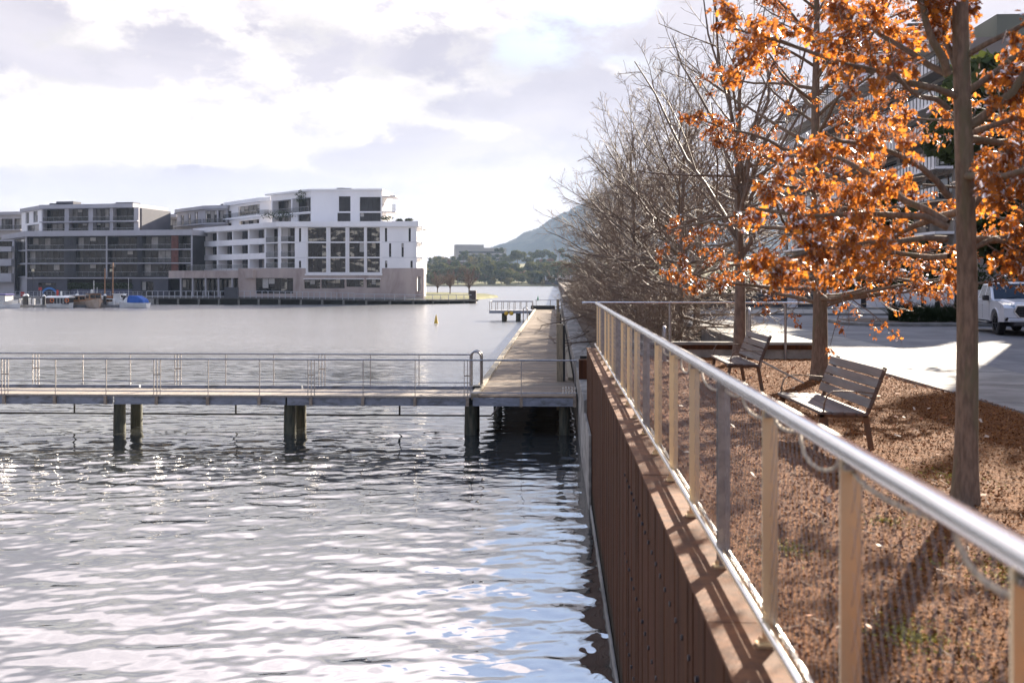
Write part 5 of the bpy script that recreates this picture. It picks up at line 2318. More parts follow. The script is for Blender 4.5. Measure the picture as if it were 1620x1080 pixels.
protoA = bare_tree(3, 6.7, .13, 44, 3.7, .15, dens=1.05)
protoB = bare_tree(8, 6.0, .12, 44, 3.6, .12, dens=1.05)
protoC = bare_tree(21, 6.8, .14, 22, 2.6, 2.6, dens=.7, asc=9)
protoC.location = (4.05, 22.3, -.2)
protoC['label'] = 'tall bare tree standing at the low wall behind the far bench'
rows = [(protoA, 3.35, 27.5, 0.4, 'bare tree just past the low wall with twigs spreading to the jetty', .92),
        (protoB, 4.5, 32.0, 1.9, 'bare twiggy tree of the row, second beyond the low wall', 1.0),
        (protoA, 2.9, 36.5, 3.3, 'bare twiggy tree of the row, third beyond the low wall', .98),
        (protoB, 4.6, 41.0, 4.4, 'bare twiggy tree of the row, fourth beyond the low wall', 1.05),
        (protoA, 3.0, 46.5, 5.5, 'bare twiggy tree of the row, fifth beyond the low wall', 1.0),
        (protoB, 4.6, 52.0, .9, 'bare twiggy tree of the row, sixth beyond the low wall', 1.02),
        (protoA, 3.2, 58.5, 2.6, 'bare twiggy tree of the row, seventh beyond the low wall', 1.0),
        (protoB, 4.0, 66.0, 5.0, 'bare twiggy tree of the row, eighth beyond the low wall', 1.05),
        (protoA, 3.4, 76.0, 1.2, 'bare twiggy tree at the hazy far end of the row', 1.1),
        (protoC, 8.0, 44.0, 2.0, 'tall bare tree near the planted island by the road', 1.05),
        (protoC, 7.2, 56.0, 4.2, 'tall bare tree standing in front of the white fence panels', 1.0)]
used = {protoA.name: 0, protoB.name: 0, protoC.name: 1}
for pr, x, y, rz, lab, sc_ in rows:
    if used[pr.name] == 0:
        used[pr.name] = 1
        pr.location = (x, y, -.3)
        pr.rotation_euler.z = rz
        pr.scale = (sc_,) * 3
        pr['label'] = lab
    else:
        place(pr, (x, y, -.3), rz, lab, sc_)
# bare shrubs crowding the ground behind the sea wall
def bare_shrub(seed, H, W):
    rng = np.random.default_rng(seed)
    r = thing('bare_shrub', '', 'shrub', world=False, group='bare shrubs behind the sea wall')
    n = 26
    azs = rng.uniform(0, 6.28, n)
    ev = rng.uniform(.15, 1.3, n)
    P = np.empty((n, 6, 3))
    P[:, 0] = np.stack([rng.normal(0, .25, n), rng.normal(0, .25, n), 0 * azs - .05], -1)
    d = np.stack([np.cos(azs) * np.cos(ev), np.sin(azs) * np.cos(ev), np.sin(ev)], -1)
    ln = np.minimum(W / np.maximum(np.cos(ev), .2), H / np.maximum(np.sin(ev), .3)) * rng.uniform(.7, 1.1, n)
    for k in range(1, 6):
        d = norm(d + rng.normal(0, .1, d.shape) + np.array([0, 0, .05]))
        P[:, k] = P[:, k - 1] + d * (ln / 5)[:, None]
    R = .016 * np.linspace(1, .4, 6)[None] * np.ones((n, 1))
    P2, R2 = shoots(rng, P, R, 12, .1, 1, .42, .7, 5, .01, .0065, wob=.1)
    P3, R3 = shoots(rng, P2, R2, 8, .1, 1, .55, .7, 4, .009, .0055, wob=.13)
    part('stems', tubes(P, R, 5), bark, r)
    part('branches', tubes(P2, R2, 4), bark, r)
    part('twigs', tubes(P3, R3, 3), twig_m, r, smooth=False, kind='stuff')
    return r


sh = bare_shrub(61, 1.9, 2.0)
shr = random.Random(8)
for k in range(11):
    x, y = 2.2 + shr.uniform(-.3, .9), 25.6 + k * 3.1 + shr.uniform(-.6, .6)
    lab = 'tangled bare shrub behind the sea wall, ' + ('nearest the low wall' if k == 0 else 'second from the low wall' if k == 1 else 'third from the low wall' if k == 2 else 'among the trunks of the bare tree row')
    if k == 0:
        sh.location = (x, y, -.3)
        sh['label'] = lab
    else:
        place(sh, (x, y, -.3), shr.uniform(0, 6.28), lab, shr.uniform(.8, 1.2))
# a few leaves still hang on the bare tree at the low wall
rng = np.random.default_rng(4)

# ---- orange oaks
def oak(seed, x, y, z, H, r0, lab, limbs, nproc, nleaf, size, z0, wide, lmat, clump=.55, lean=(0, 0), ev0=-.05):
    rng = np.random.default_rng(seed)
    r = thing('oak_tree', lab, 'tree', (x, y, z), world=False, group='oaks with orange leaves')
    part('trunk', trunk_mesh(H, r0, lean, 20), bark_near, r)
    prof = lambda u: wide * (1 - .55 * u)
    elev = lambda u: ev0 + 1.0 * u
    P1, R1 = grow_limbs(rng, H, z0, r0, nproc, prof, elev, lean, K=8)
    if limbs:
        ex = []
        er = []
        for li, (pl_, rr) in enumerate(limbs):
            q = np.array([[c - o_ for c, o_ in zip(p_, (x, y, z))] for p_ in pl_])
            s_ = np.concatenate([[0], np.cumsum(np.linalg.norm(np.diff(q, axis=0), axis=1))])
            u = np.linspace(0, s_[-1], 8)
            ex.append(np.stack([np.interp(u, s_, q[:, k]) for k in range(3)], -1) + rng.normal(0, .012, (8, 3)) * (np.arange(8) > 0)[:, None])
            er.append(rr * np.linspace(1, .4, 8))
        P1 = np.concatenate([np.array(ex), P1])
        R1 = np.concatenate([np.array(er), R1])
    P1[:, 1:, 2] = np.maximum(P1[:, 1:, 2], 1.45 + .06 * np.arange(1, 8))
    part('limbs', tubes(P1, R1, 8), bark_near, r)
    P2, R2 = shoots(rng, P1, R1, 9, .2, .99, .38, .8, 6, .010, .006, droop=.22, planar=.4)
    P3, R3 = shoots(rng, P2, R2, 5, .25, 1, .5, .7, 4, .008, .003, droop=.3, wob=.14)
    part('branches', merge([tubes(P2, R2, 5), tubes(P3, R3, 3)]), bark, r)
    # leaves hang in clumps: only part of the twigs still carry them
    M = len(P3)
    twig_c = P3[:, -1]
    f = np.sin(twig_c[:, 0] * 2.1 + seed) + np.sin(twig_c[:, 1] * 1.9 + 2) + np.sin(twig_c[:, 2] * 3.1 + 1)
    keep = f + rng.normal(0, .9, M) > np.quantile(f, 1 - clump)
    S = pts_on(rng, P3[keep], nleaf, .2) + rng.normal(0, .035, (nleaf, 3))
    o = part('crown', leaves(rng, S, size), lmat, r, smooth=False, kind='stuff')
    return r


def px_limb(pts, y0, dy):
    """limb of the nearest oak: pixels of the photograph followed from the trunk outwards, its depth running from y0 by dy"""
    n = len(pts)
    return [tuple(at_y(a, b_, y0 + dy * i / (n - 1))) for i, (a, b_) in enumerate(pts)]


T1 = at_z(1529, 793, -.13)
L1 = [(px_limb([(1500, 118), (1432, 78), (1376, 40), (1320, 20)], T1.y, .5), .028),
      (px_limb([(1500, 172), (1440, 140), (1395, 112), (1335, 100)], T1.y, -.5), .024),
      (px_limb([(1502, 312), (1448, 255), (1395, 236), (1300, 215)], T1.y, -.3), .030),
      (px_limb([(1500, 352), (1435, 318), (1340, 250), (1250, 245)], T1.y, .8), .032),
      (px_limb([(1500, 360), (1440, 334), (1300, 345), (1200, 330)], T1.y, .2), .030),
      (px_limb([(1498, 378), (1400, 380), (1300, 398), (1215, 420)], T1.y, -.4), .026),
      (px_limb([(1502, 405), (1460, 410), (1365, 395), (1290, 440)], T1.y, .9), .024),
      (px_limb([(1520, 150), (1572, 115), (1625, 76), (1700, 30)], T1.y, .3), .032),
      (px_limb([(1525, 205), (1580, 165), (1640, 95), (1700, 40)], T1.y, -.4), .042),
      (px_limb([(1525, 215), (1590, 190), (1650, 180), (1720, 190)], T1.y, .8), .028),
      (px_limb([(1525, 305), (1575, 287), (1640, 270), (1720, 250)], T1.y, -.6), .030),
      (px_limb([(1522, 345), (1552, 310), (1600, 290), (1690, 300)], T1.y, .5), .030),
      (px_limb([(1525, 400), (1570, 380), (1640, 400), (1700, 430)], T1.y, -.2), .024),
      (px_limb([(1500, 118), (1478, 60), (1455, 0), (1430, -80)], T1.y, -.3), .036),
      (px_limb([(1515, 112), (1495, 60), (1482, 0), (1470, -80)], T1.y, .3), .030)]
oak(31, T1.x, T1.y, -.13, 10.0, .090, 'nearest oak with orange leaves and thick brown trunk in the bark bed', L1, 22, 20000, .070, 2.1, 2.1, oak_leaf, .66, (-.008, 0))
T2 = at_z(1288, 603, -.2)
oak(57, T2.x + .1, T2.y, -.2, 8.0, .145, 'second oak with orange leaves behind the nearer bench', None, 54, 28000, .070, 1.35, 3.1, oak_leaf2, .58, (-.012, 0), -.16)
# a third one stands out of the frame beside the path and reaches into it
third = oak(77, 7.6, 13.2, -.15, 8.0, .12, 'oak with orange leaves beyond the trunk of the nearest one, by the path', None, 30, 10000, .085, 2.4, 2.9, oak_leaf, .40)

place(third, (14.9, 29.6, -.2), 1.3, 'added oak with orange leaves across the road, dappling the path, mostly unseen')  # extra tree, added so its leaf shade breaks up the sunlit path
# ---- far trees
def clump_tree(name, seed, H, W, n, m, trunk_h=.25, wood=None, lobes=9):
    rng = np.random.default_rng(seed)
    C_ = rng.normal(0, .33, (lobes, 3)) * np.array([W, W, 0]) + np.stack([np.zeros(lobes), np.zeros(lobes), rng.uniform(trunk_h * H * 1.1, H * .86, lobes)], -1)
    rad_ = rng.uniform(.18, .34, lobes) * W
    k = rng.integers(0, lobes, n)
    d = norm(rng.normal(size=(n, 3)))
    P = C_[k] + d * rad_[k][:, None] * (rng.random(n) ** .33)[:, None] * np.array([1, 1, .75])
    e = norm(rng.normal(size=(n, 3)))
    f = norm(np.cross(e, rng.normal(size=(n, 3))))
    s = (.055 * W * rng.uniform(.6, 1.5, n))[:, None]
    V = np.stack([P - e * s, P + f * s * .7, P + e * s, P - f * s * .7], 1).reshape(-1, 3)
    r = thing(name, '', 'tree', world=False)
    o = link_mesh('crown', np_mesh('crown', V, np.arange(4 * n).reshape(n, 4)), m, r)
    zs = np.linspace(0, H * .7, 6)
    part('trunk', tubes(np.stack([zs * .02, zs * .01, zs], -1)[None], (W * .03 * (1 - .6 * zs / (H * .7)))[None], 6), wood or bark_far, r)
    return r


gum = leaf_mat('grey_green_foliage', [(.040, .055, .028), (.070, .085, .040), (.12, .125, .058)], .6, .3, .3, False)
pine = leaf_mat('dark_green_foliage', [(.026, .042, .022), (.045, .064, .030), (.080, .092, .042)], .6, .25, .3, False)
olive = leaf_mat('olive_foliage', [(.070, .075, .030), (.11, .105, .045), (.16, .135, .06)], .6, .3, .3, False)
russet = leaf_mat('russet_foliage', [(.085, .050, .036), (.13, .075, .05), (.16, .10, .065)], .7, .3, .3, False)
protos = [clump_tree('far_tree', 101, 17, 15, 1500, gum, .2), clump_tree('far_tree', 102, 19, 13, 1500, pine, .15), clump_tree('far_tree', 103, 14, 14, 1400, olive, .15),
          clump_tree('far_tree', 104, 11, 12, 1200, russet, .15), clump_tree('far_tree', 105, 22, 14, 1600, gum, .25)]
labs = ['grey green tree in the wooded far shore across the lake', 'dark green tree in the wooded far shore across the lake',
        'olive tree in the wooded far shore across the lake', 'russet bare tree in the wooded far shore across the lake', 'tall grey green tree in the wooded far shore across the lake']
grp = ['grey green trees of the far shore', 'dark green trees of the far shore', 'olive trees of the far shore', 'russet trees of the far shore', 'tall trees of the far shore']
for p_, l_, g_ in zip(protos, labs, grp):
    p_['label'] = l_
    p_['group'] = g_
tr = random.Random(3)
first = [True] * 5
for row, (Y, n, sp) in enumerate(((716, 34, 9.5), (745, 30, 11), (790, 28, 13), (850, 26, 15), (930, 24, 18), (1030, 22, 21))):
    for k in range(n):
        px_ = 560 + (k + tr.uniform(-.4, .4)) * (470 / n)
        i = tr.choices(range(5), (5, 6, 3, 2 if row < 2 else 1, 4))[0]
        x = at_y(px_, 442, Y).x
        zb_ = -3.0 + max(0, (Y - 740) / 500) * 22 + 1.0 + (6 if Y > 900 else 0)
        sc_ = tr.uniform(.55, .95) * (.8 if row < 1 else 1.0)
        yj = Y + tr.uniform(-10, 12)
        if first[i]:
            first[i] = False
            protos[i].location = (x, yj, zb_)
            protos[i].scale = (sc_,) * 3
        else:
            place(protos[i], (x, yj, zb_), tr.uniform(0, 6.28), None, sc_)
# grassy spit with two bare trees
sp0 = [at_z(672, 478, -2.85), at_z(745, 476.5, -2.85)]
b = MB()
poly = [at_y(655, 470, 204), at_y(700, 470, 212), at_y(758, 470, 232), at_y(792, 470, 262), at_y(770, 470, 300), at_y(700, 470, 330), at_y(600, 470, 330)]
cx_ = sum(p_.x for p_ in poly) / len(poly)
cyy = sum(p_.y for p_ in poly) / len(poly)
low_ = [(p_.x, p_.y, WATER - .5) for p_ in poly]
top_ = [(cx_ + (p_.x - cx_) * .93, cyy + (p_.y - cyy) * .93, -2.55) for p_ in poly]
n = len(poly)
b.add(low_ + top_, [tuple(range(n, 2 * n))] + [(i, (i + 1) % n, n + (i + 1) % n, n + i) for i in range(n)])
tag(b.build('grass_spit', grass_m, fix=True), kind='structure')


def vase_tree(lab, x, y, z, H, W, seed):
    rng = np.random.default_rng(seed)
    r = thing('bare_tree', lab, 'tree', (x, y, z), world=False, group='bare trees on the grassy spit')
    n = 16
    P = np.empty((n, 6, 3))
    azs = np.arange(n) * 2.4
    ev = rng.uniform(.7, 1.35, n)
    P[:, 0] = np.stack([0 * azs, 0 * azs, H * rng.uniform(.16, .3, n)], -1)
    d = np.stack([np.cos(azs) * np.cos(ev), np.sin(azs) * np.cos(ev), np.sin(ev)], -1)
    ln = np.minimum(W * .5 / np.maximum(np.cos(ev), .1), H * .8) * rng.uniform(.8, 1, n)
    for k in range(1, 6):
        d = norm(d + rng.normal(0, .07, d.shape))
        P[:, k] = P[:, k - 1] + d * (ln / 5)[:, None]
    R = .02 * H * np.linspace(.5, .15, 6)[None] * np.ones((n, 1))
    zs = np.linspace(-.2, H * .3, 5)
    part('trunk', tubes(np.stack([zs * .03, zs * 0, zs], -1)[None], (.022 * H * np.linspace(1.2, .8, 5))[None], 8), bark_far, r)
    P2, R2 = shoots(rng, P, R, 12, .15, 1, .36, .6, 4, .01, .022, up=.2)
    P3, R3 = shoots(rng, P2, R2, 9, .1, 1, .5, .6, 3, .01, .015, up=.1)
    part('limbs', merge([tubes(P, R, 5), tubes(P2, R2, 3)]), bark_far, r)
    part('twigs', tubes(P3, R3, 3), pm('reddish_twig', (.16, .085, .06), .8, 0, (.11, .06, .045), 1), r, smooth=False, kind='stuff')


q = at_y(742, 465, 280)
vase_tree('broad reddish bare tree at the tip of the grassy spit', q.x, 280, -2.55, 8.6, 7.4, 5)
q = at_y(712, 463, 290)
vase_tree('smaller reddish bare tree on the grassy spit next to the pink stone base', q.x, 290, -2.55, 7.2, 5.5, 9)
q = at_y(692, 462, 310)
vase_tree('pale reddish bare tree half hidden behind the corner of the white block', q.x, 310, -2.55, 7.0, 6.0, 12)
# ------------------------------------------------------------------ beyond the road
# planted island with a kerb
isl = [(11.6, 41.2), (12.1, 40.2), (14, 39.9), (17.2, 40.0), (18.6, 40.6), (19, 42.5), (18.4, 45), (13, 45.2), (11.8, 44)]
b = MB()
b.extrude([(x, y, 0) for x, y in isl], (0, 0, -.3), (0, 0, -.07))
tag(b.build('traffic_island', concrete, bevel=.03, fix=True), kind='structure')
b = MB()
ci = (15.2, 42.5)
b.extrude([(ci[0] + (x - ci[0]) * .9, ci[1] + (y - ci[1]) * .86, 0) for x, y in isl], (0, 0, -.2), (0, 0, -.055))
tag(b.build('island_soil', soil, fix=True), kind='structure')
grassleaf = leaf_mat('dark_grass_leaf', [(.018, .030, .012), (.032, .048, .02), (.05, .066, .03)], .5, .25, 2, False)


def tuft(x, y, z, h, n, seed, lab):
    rng = np.random.default_rng(seed)
    az_ = rng.uniform(0, 6.28, n)
    sp = rng.uniform(.05, .75, n)
    hh = h * rng.uniform(.6, 1.1, n)
    base = rng.normal(0, .09, (n, 2))
    P = np.empty((n, 4, 3))
    for k in range(4):
        t = k / 3
        P[:, k, 0] = base[:, 0] + np.cos(az_) * sp * h * t ** 1.6
        P[:, k, 1] = base[:, 1] + np.sin(az_) * sp * h * t ** 1.6
        P[:, k, 2] = hh * (t - .28 * sp * t ** 3)
    R = np.array([.011, .010, .007, .002])[None] * np.ones((n, 1))
    o = link_mesh('grass_tuft', np_mesh('grass_tuft', *tubes(P, R, 3)), grassleaf)
    o.location = (x, y, z)
    return tag(o, lab, 'plant', 'dark grass tufts on the island')


k = 0
for x in np.linspace(14.0, 18.2, 11):
    for y in (40.8, 42.0):
        tuft(x + random.uniform(-.2, .2), y + random.uniform(-.3, .3), -.055, random.uniform(.55, .95), 150, 500 + k, 'dark strappy grass tuft on the kerbed island by the road')
        k += 1

# white panel fence along the gardens
r = thing('garden_fence', 'white panel fence with dark gaps in front of the gardens across the road', 'fence', (16, 60, -.1))
fence_w = pm('white_fence_panel', (.66, .66, .70), .6, 0, (.58, .58, .62), .7, 5)
xs = [(at_y(a, 470, 60).x, at_y(c, 470, 60).x) for a, c in ((1246, 1262), (1300, 1322), (1327, 1362), (1371, 1411), (1417, 1457), (1462, 1479), (1488, 1510), (1516, 1556), (1562, 1600), (1606, 1640), (1648, 1690))]
for x0, x1 in xs:
    b = MB()
    b.box(x0, x1, 60, 60.12, -.1, 1.02)
    b.build('panel', fence_w, r, bevel=.01)
for (a0, a1), (c0, c1) in zip(xs[:-1], xs[1:]):
    if c0 - a1 < .5:
        b = MB()
        b.box(a1 + .02, c0 - .02, 60.02, 60.10, -.1, .98)
        b.build('post', frame_m, r)
b = MB()
b.box(xs[0][0] - 8, xs[-1][1] + 6, 60.16, 60.22, -.1, .75)
b.build('rear_rail', darkgrey, r)
b = MB()
b.box(9.2, 46, 59.2, 59.8, -.3, .0)
tag(b.build('garden_kerb', concrete, bevel=.02), 'low concrete kerb in front of the white panel fence', 'kerb')
hedge_m = leaf_mat('hedge_leaf', [(.020, .032, .014), (.038, .052, .022), (.062, .078, .034)], .5, .25, 2, False)
for i, (x, y, rx, rz) in enumerate(((11, 63, 1.6, 1.3), (14, 63.5, 1.8, 1.6), (18, 63, 1.5, 1.1), (22, 64, 2.2, 1.9), (26, 63, 1.7, 1.4), (30, 64, 2.2, 2.2), (34, 63, 1.8, 1.5))):
    bush('garden_shrub', ('round dark garden shrub behind the white fence', 'broad dark garden shrub behind the white fence')[i % 2], x, y, -.2, rx, rz, hedge_m, 700, 'shrub', ('round garden shrubs', 'broad garden shrubs')[i % 2], .14)

# evergreen trees at the right
def evergreen(lab, x, y, H, W, n, m, seed):
    r = clump_tree('evergreen_tree', seed, H, W, n, m, .12, bark, 14)
    r.location = (x, y, -.3)
    r['label'] = lab
    return r


ever = leaf_mat('bright_evergreen_leaf', [(.026, .042, .014), (.048, .068, .022), (.085, .105, .036)], .5, .3, .6, False)
for o_, s_ in (((31.5, 62), 1),):
    e = evergreen('dense green tree at the edge of the picture before the big apartment building', 33.5, 66, 19, 10, 9000, ever, 301)
e = evergreen('smaller dark evergreen in front of the ground floor of the big apartment building', 24.0, 72, 7.5, 6, 5000, hedge_m, 302)

# big apartment building on the right
AB = thing('apartment_building', 'tall brown grey apartment building with white balcony bands behind the orange leaves', 'building', (52, 110, -.3))
taupe = pm('taupe_render', (.215, .185, .165), .8, 0, (.18, .155, .14), .2, 6)
olivewall = pm('olive_grey_render', (.16, .165, .13), .8, 0, (.135, .14, .11), .2, 6)
whiteb = pm('white_balcony', (.70, .69, .70), .6, 0, (.62, .61, .62), .3, 5)
AX, AY0, AY1 = 40.0, 102.0, 176.0
ztops = 26.0
fA = Facade((AX, AY1), (AX, AY0))       # faces the lake (-x)
levels = [3.1 + 3.28 * k for k in range(8)]     # balcony floor heights
holesA = []
nb = 9
bw = fA.len / nb
for k, z in enumerate(levels[:-1]):
    for j in range(nb):
        holesA.append((j * bw + .5, (j + 1) * bw - .5, z + .12, z + 2.75))
b = MB()
fA.wall(b, 0, fA.len, -.3, levels[-1] - .1, holesA + [(j * bw + 1, (j + 1) * bw - 3, .1, 2.5) for j in range(nb)], .4)
b.build('lake_wall', taupe, AB)
wprng = random.Random(9)
for h in holesA:
    if h[2] < 9:
        continue
    w_ = h[1] - h[0]
    window(fA, AB, h[0] + .1, h[1] - .1, h[2] + .03, h[3] - .03, 3, .5, [wprng.choice((g_dark, g_mid, g_green, g_blind)) for _ in range(3)], th=.12)
for k, z in enumerate(levels):
    b = MB()
    fA.box(b, 0, fA.len, z - .15, z + .12, .005, 1.9)
    b.build('balcony_slab', taupe if k % 2 == 0 else whiteb, AB)
for k, z in enumerate(levels[2:]):
    b = MB()
    fA.box(b, .1, fA.len - .1, z + .13, z + 1.35, 1.80, 1.86)
    pnl = b.build('balcony_front', whiteb, AB)
    b = MB()
    n = 74
    for i in range(n):
        a = .1 + (fA.len - .3) * i / (n - 1)
        fA.box(b, a, a + .07, z - .1, z + 1.42, 1.862, 1.92)
    fA.box(b, .1, fA.len - .1, z + 1.43, z + 1.52, 1.78, 1.95)
    o = b.build('balcony_bars', frame_m, pnl)
    o['kind'] = 'stuff'
b = MB()
fA.box(b, 0, fA.len, -.3, levels[-1] - .11, -13, -1.2)
b.build('core', taupe, AB)
# open slatted sun screen over the top balcony
for j in range(38):
    b = MB()
    a = j * fA.len / 38
    fA.box(b, a, a + .9, levels[-1] + 3.0, levels[-1] + 3.12, -2.5, 2.2)
    b.build('pergola_slat', darkgrey, AB)
for j in range(nb + 1):
    b = MB()
    a = min(fA.len - .3, j * bw)
    fA.box(b, a, a + .22, levels[-1] + .13, levels[-1] + 2.98, 1.5, 1.72)
    fA.box(b, a, a + .22, levels[-1] + 2.8, levels[-1] + 2.98, -2.5, 1.49)
    b.build('pergola_post', darkgrey, AB)
b = MB()
fA.box(b, 0, fA.len - .02, levels[-1], levels[-1] + 2.2, -9, -4.2)
b.build('top_storey', olivewall, AB)
for j in range(nb):
    window(fA, AB, j * bw + .8, (j + 1) * bw - .8, levels[-1] + .3, levels[-1] + 2.3, 3, -4.35 + .3 + 0, [g_green, g_mid, g_dark]) if False else None
# camera facing end
fB = Facade((AX + .02, AY0 + .3), (AX + 45, AY0 + .3))
hb = []
for k, z in enumerate([-.1] + levels[:-1]):
    for j in range(7):
        a = 1.2 + j * 6.2
        hb.append((a, a + 2.6, z + .35, z + 2.6))
        hb.append((a + 3.2, a + 5.4, z + .35, z + 2.6))
b = MB()
fB.wall(b, 0, 45, -.3, levels[-1] - .12, hb, .4)
b.build('end_wall', olivewall, AB)
for h in hb:
    window(fB, AB, *h, 2, .3, [wprng.choice((g_dark, g_mid, g_green)) for _ in range(2)], th=.12)
b = MB()
for z in levels:
    fB.box(b, 8, 44, z - .14, z + .1, .004, 1.5)
b.build('balcony_slab', whiteb, AB)
b = MB()
fB.box(b, 11.0, 45, -.3, levels[-1] + 3.4, -20, -1)
b.build('rear_block', taupe, AB)
b = MB()
for j in range(7):
    a = 13 + j * 4.6
    b2_ = MB()
    fB.box(b2_, a, a + 3.2, levels[-1] + .6, levels[-1] + 2.7, -.99, -.90)
    wf = b2_.build('window', frame_m, AB)
    for q in range(3):
        b2_ = MB()
        fB.box(b2_, a + .1 + q * 1.02, a + 1.02 + q * 1.02, levels[-1] + .72, levels[-1] + 2.58, -.899, -.86)
        b2_.build('pane', (g_green, g_mid, g_blind)[(j + q) % 3], wf)
fB.box(b, 10.5, 46, levels[-1] + 3.42, levels[-1] + 4.0, -21, .8)
b.build('roof', darkgrey, AB)
# neighbour just outside the frame, whose shade lies over the near road
NB = thing('apartment_building', 'low taupe building beside the road, just out of the picture, shading the path', 'building', (28, 30, -.3))
fN = Facade((23.0, 48.0), (23.0, 2.0))
hn = []
for z in (.2, 3.4, 6.6):
    for j in range(9):
        hn.append((1.2 + j * 4.2, 3.8 + j * 4.2, z + .6, z + 2.5))
b = MB()
fN.wall(b, 0, fN.len, -.3, 13.6, hn, .4)
b.build('street_wall', taupe, NB)
for h in hn:
    window(fN, NB, *h, 2, .25, [g_mid, g_dark])
b = MB()
fN.box(b, 0.02, fN.len - .02, -.3, 13.58, -14, -1)
b.build('core', taupe, NB)
b = MB()
fN.box(b, -.2, fN.len + .2, 13.602, 14.1, -14, .4)
b.build('roof', darkgrey, NB)
b = MB()
fN.box(b, -.005, .395, -.3, 13.59, -13.9, -.41)
b.build('end_wall', olivewall, NB)

# ------------------------------------------------------------------ white pick-up truck
paint = pm('silver_white_paint', (.66, .67, .70), .28, 0, (.62, .63, .66), .5, 3, coat=.7, spec=.5)
tyre_m = pm('tyre_rubber', (.018, .018, .02), .85)
rim_m = pm('dark_alloy', (.10, .10, .11), .35, .8)
chrome = pm('chrome_trim', (.75, .76, .78), .15, 1.)
blackpl = pm('black_plastic', (.022, .022, .024), .55)
carglass = pm('tinted_glass', (.015, .03, .05), .05, 0, (.010, .02, .035), 1, spec=.2)
lampglass = pm('lamp_glass_clear', (.30, .36, .42), .08, 0, (.16, .22, .30), 9, spec=.9)
tp = at_z(1572, 529, -.205)
TR = thing('pickup_truck', 'silver white dual cab pickup truck parked facing us beside the road', 'truck', (tp.x + 1.05, tp.y + 1.3, -.203), rad(-97), world=False)
# local: +x forward, y across, z up; front axle at x = 1.55, rear at -1.55
W2 = .90


def arch(cx, r, z, n=9):
    return [(cx + r * math.cos(a), z + r * math.sin(a)) for a in np.linspace(math.pi, 0, n)]


low = .46
prof = [(-2.62, low + .12), (-2.62, 1.12), (-.52, 1.14), (1.02, 1.16), (1.9, 1.12), (2.38, 1.03), (2.56, .92), (2.60, .62), (2.50, low)]
bott = [(2.02, low)] + [(x, z) for x, z in reversed(arch(1.58, .44, low - .02))] + [(1.14, low)] + [(-1.10, low)] + [(x, z) for x, z in reversed(arch(-1.55, .44, low - .02))] + [(-1.99, low)]
poly = [(x, z) for x, z in prof] + bott
b = MB()
b.extrude([(x, 0, z) for x, z in poly], (0, -W2, 0), (0, W2, 0))
b.build('body', paint, TR, bevel=.05, seg=3, fix=True)
b = MB()
# greenhouse: tapered cab
def cabring(z, x0, x1, w):
    return [(x0, -w, z), (x1, -w, z), (x1, w, z), (x0, w, z)]
lo = cabring(1.13, -.62, 1.14, .86)
hi = cabring(1.74, -.42, .34, .69)
b.hexa(lo + hi)
b.build('cab', paint, TR, bevel=.07, seg=3)
b = MB()
b.box(-.30, .22, -.60, .60, 1.742, 1.775)
b.build('roof_panel', paint, TR, bevel=.02)
# windscreen and side glass set just proud of the cab
def on_side(s, x, z):
    t = (z - 1.13) / .61
    return (x, s * (.86 - .17 * t + .006), z)
for s in (-1, 1):
    for (x0b, x1b, x0t, x1t, nm) in ((.26, .96, .22, .40, 'side_window'), (-.46, .18, -.34, .14, 'side_window')):
        b = MB()
        q = [on_side(s, x0b, 1.19), on_side(s, x1b, 1.19), on_side(s, x1t, 1.66), on_side(s, x0t, 1.66)]
        b.hexa([Vector(p_) - Vector((0, s * .02, 0)) for p_ in q] + [Vector(p_) for p_ in q])
        b.build(nm, carglass, TR, fix=True)
    b = MB()
    b.box(.86, 1.02, *sorted((s * .90, s * 1.10)), 1.14, 1.32)
    b.build('mirror', blackpl, TR, bevel=.03)
    for x in (.16, -.62):
        b = MB()
        b.box(x - .12, x + .1, *sorted((s * .905, s * .93)), .98, 1.02)
        b.build('door_handle', paint, TR, bevel=.008)
    b = MB()
    for x in (.98, .20, -.58):
        b.box(x - .006, x + .006, *sorted((s * .895, s * .9035)), .52, 1.12)
    b.build('door_gap', blackpl, TR)
    b = MB()
    b.box(-1.0, 1.05, *sorted((s * .80, s * 1.0)), .36, .42)
    b.build('side_step', rim_m, TR, bevel=.02)
    for cx in (1.58, -1.55):
        b = MB()
        pts = arch(cx, .46, low - .02, 11)
        for q0, q1 in zip(pts[:-1], pts[1:]):
            b.bar((q0[0], s * .905, q0[1]), (q1[0], s * .905, q1[1]), .03, .05)
        b.build('wheel_arch', paint, TR)
b = MB()
def ws(y, t):
    x = 1.14 + (.34 - 1.14) * t
    z = 1.13 + .61 * t
    return Vector((x + .012, y, z + .010))
q = [ws(-.76, .10), ws(.76, .10), ws(.63, .93), ws(-.63, .93)]
b.hexa([p_ - Vector((.02, 0, .02)) for p_ in q] + q)
b.build('windscreen', carglass, TR, fix=True)
b = MB()
b.bar((1.10, -.5, 1.19), (.98, .1, 1.29), .012, .012)
b.bar((1.10, .2, 1.19), (.98, .68, 1.29), .012, .012)
b.build('wiper', blackpl, TR)
# bonnet bulge
b = MB()
b.hexa([(1.16, -.62, 1.155), (2.30, -.52, 1.05), (2.30, .52, 1.05), (1.16, .62, 1.155), (1.2, -.56, 1.20), (2.2, -.46, 1.10), (2.2, .46, 1.10), (1.2, .56, 1.20)])
b.build('bonnet', paint, TR, bevel=.02)
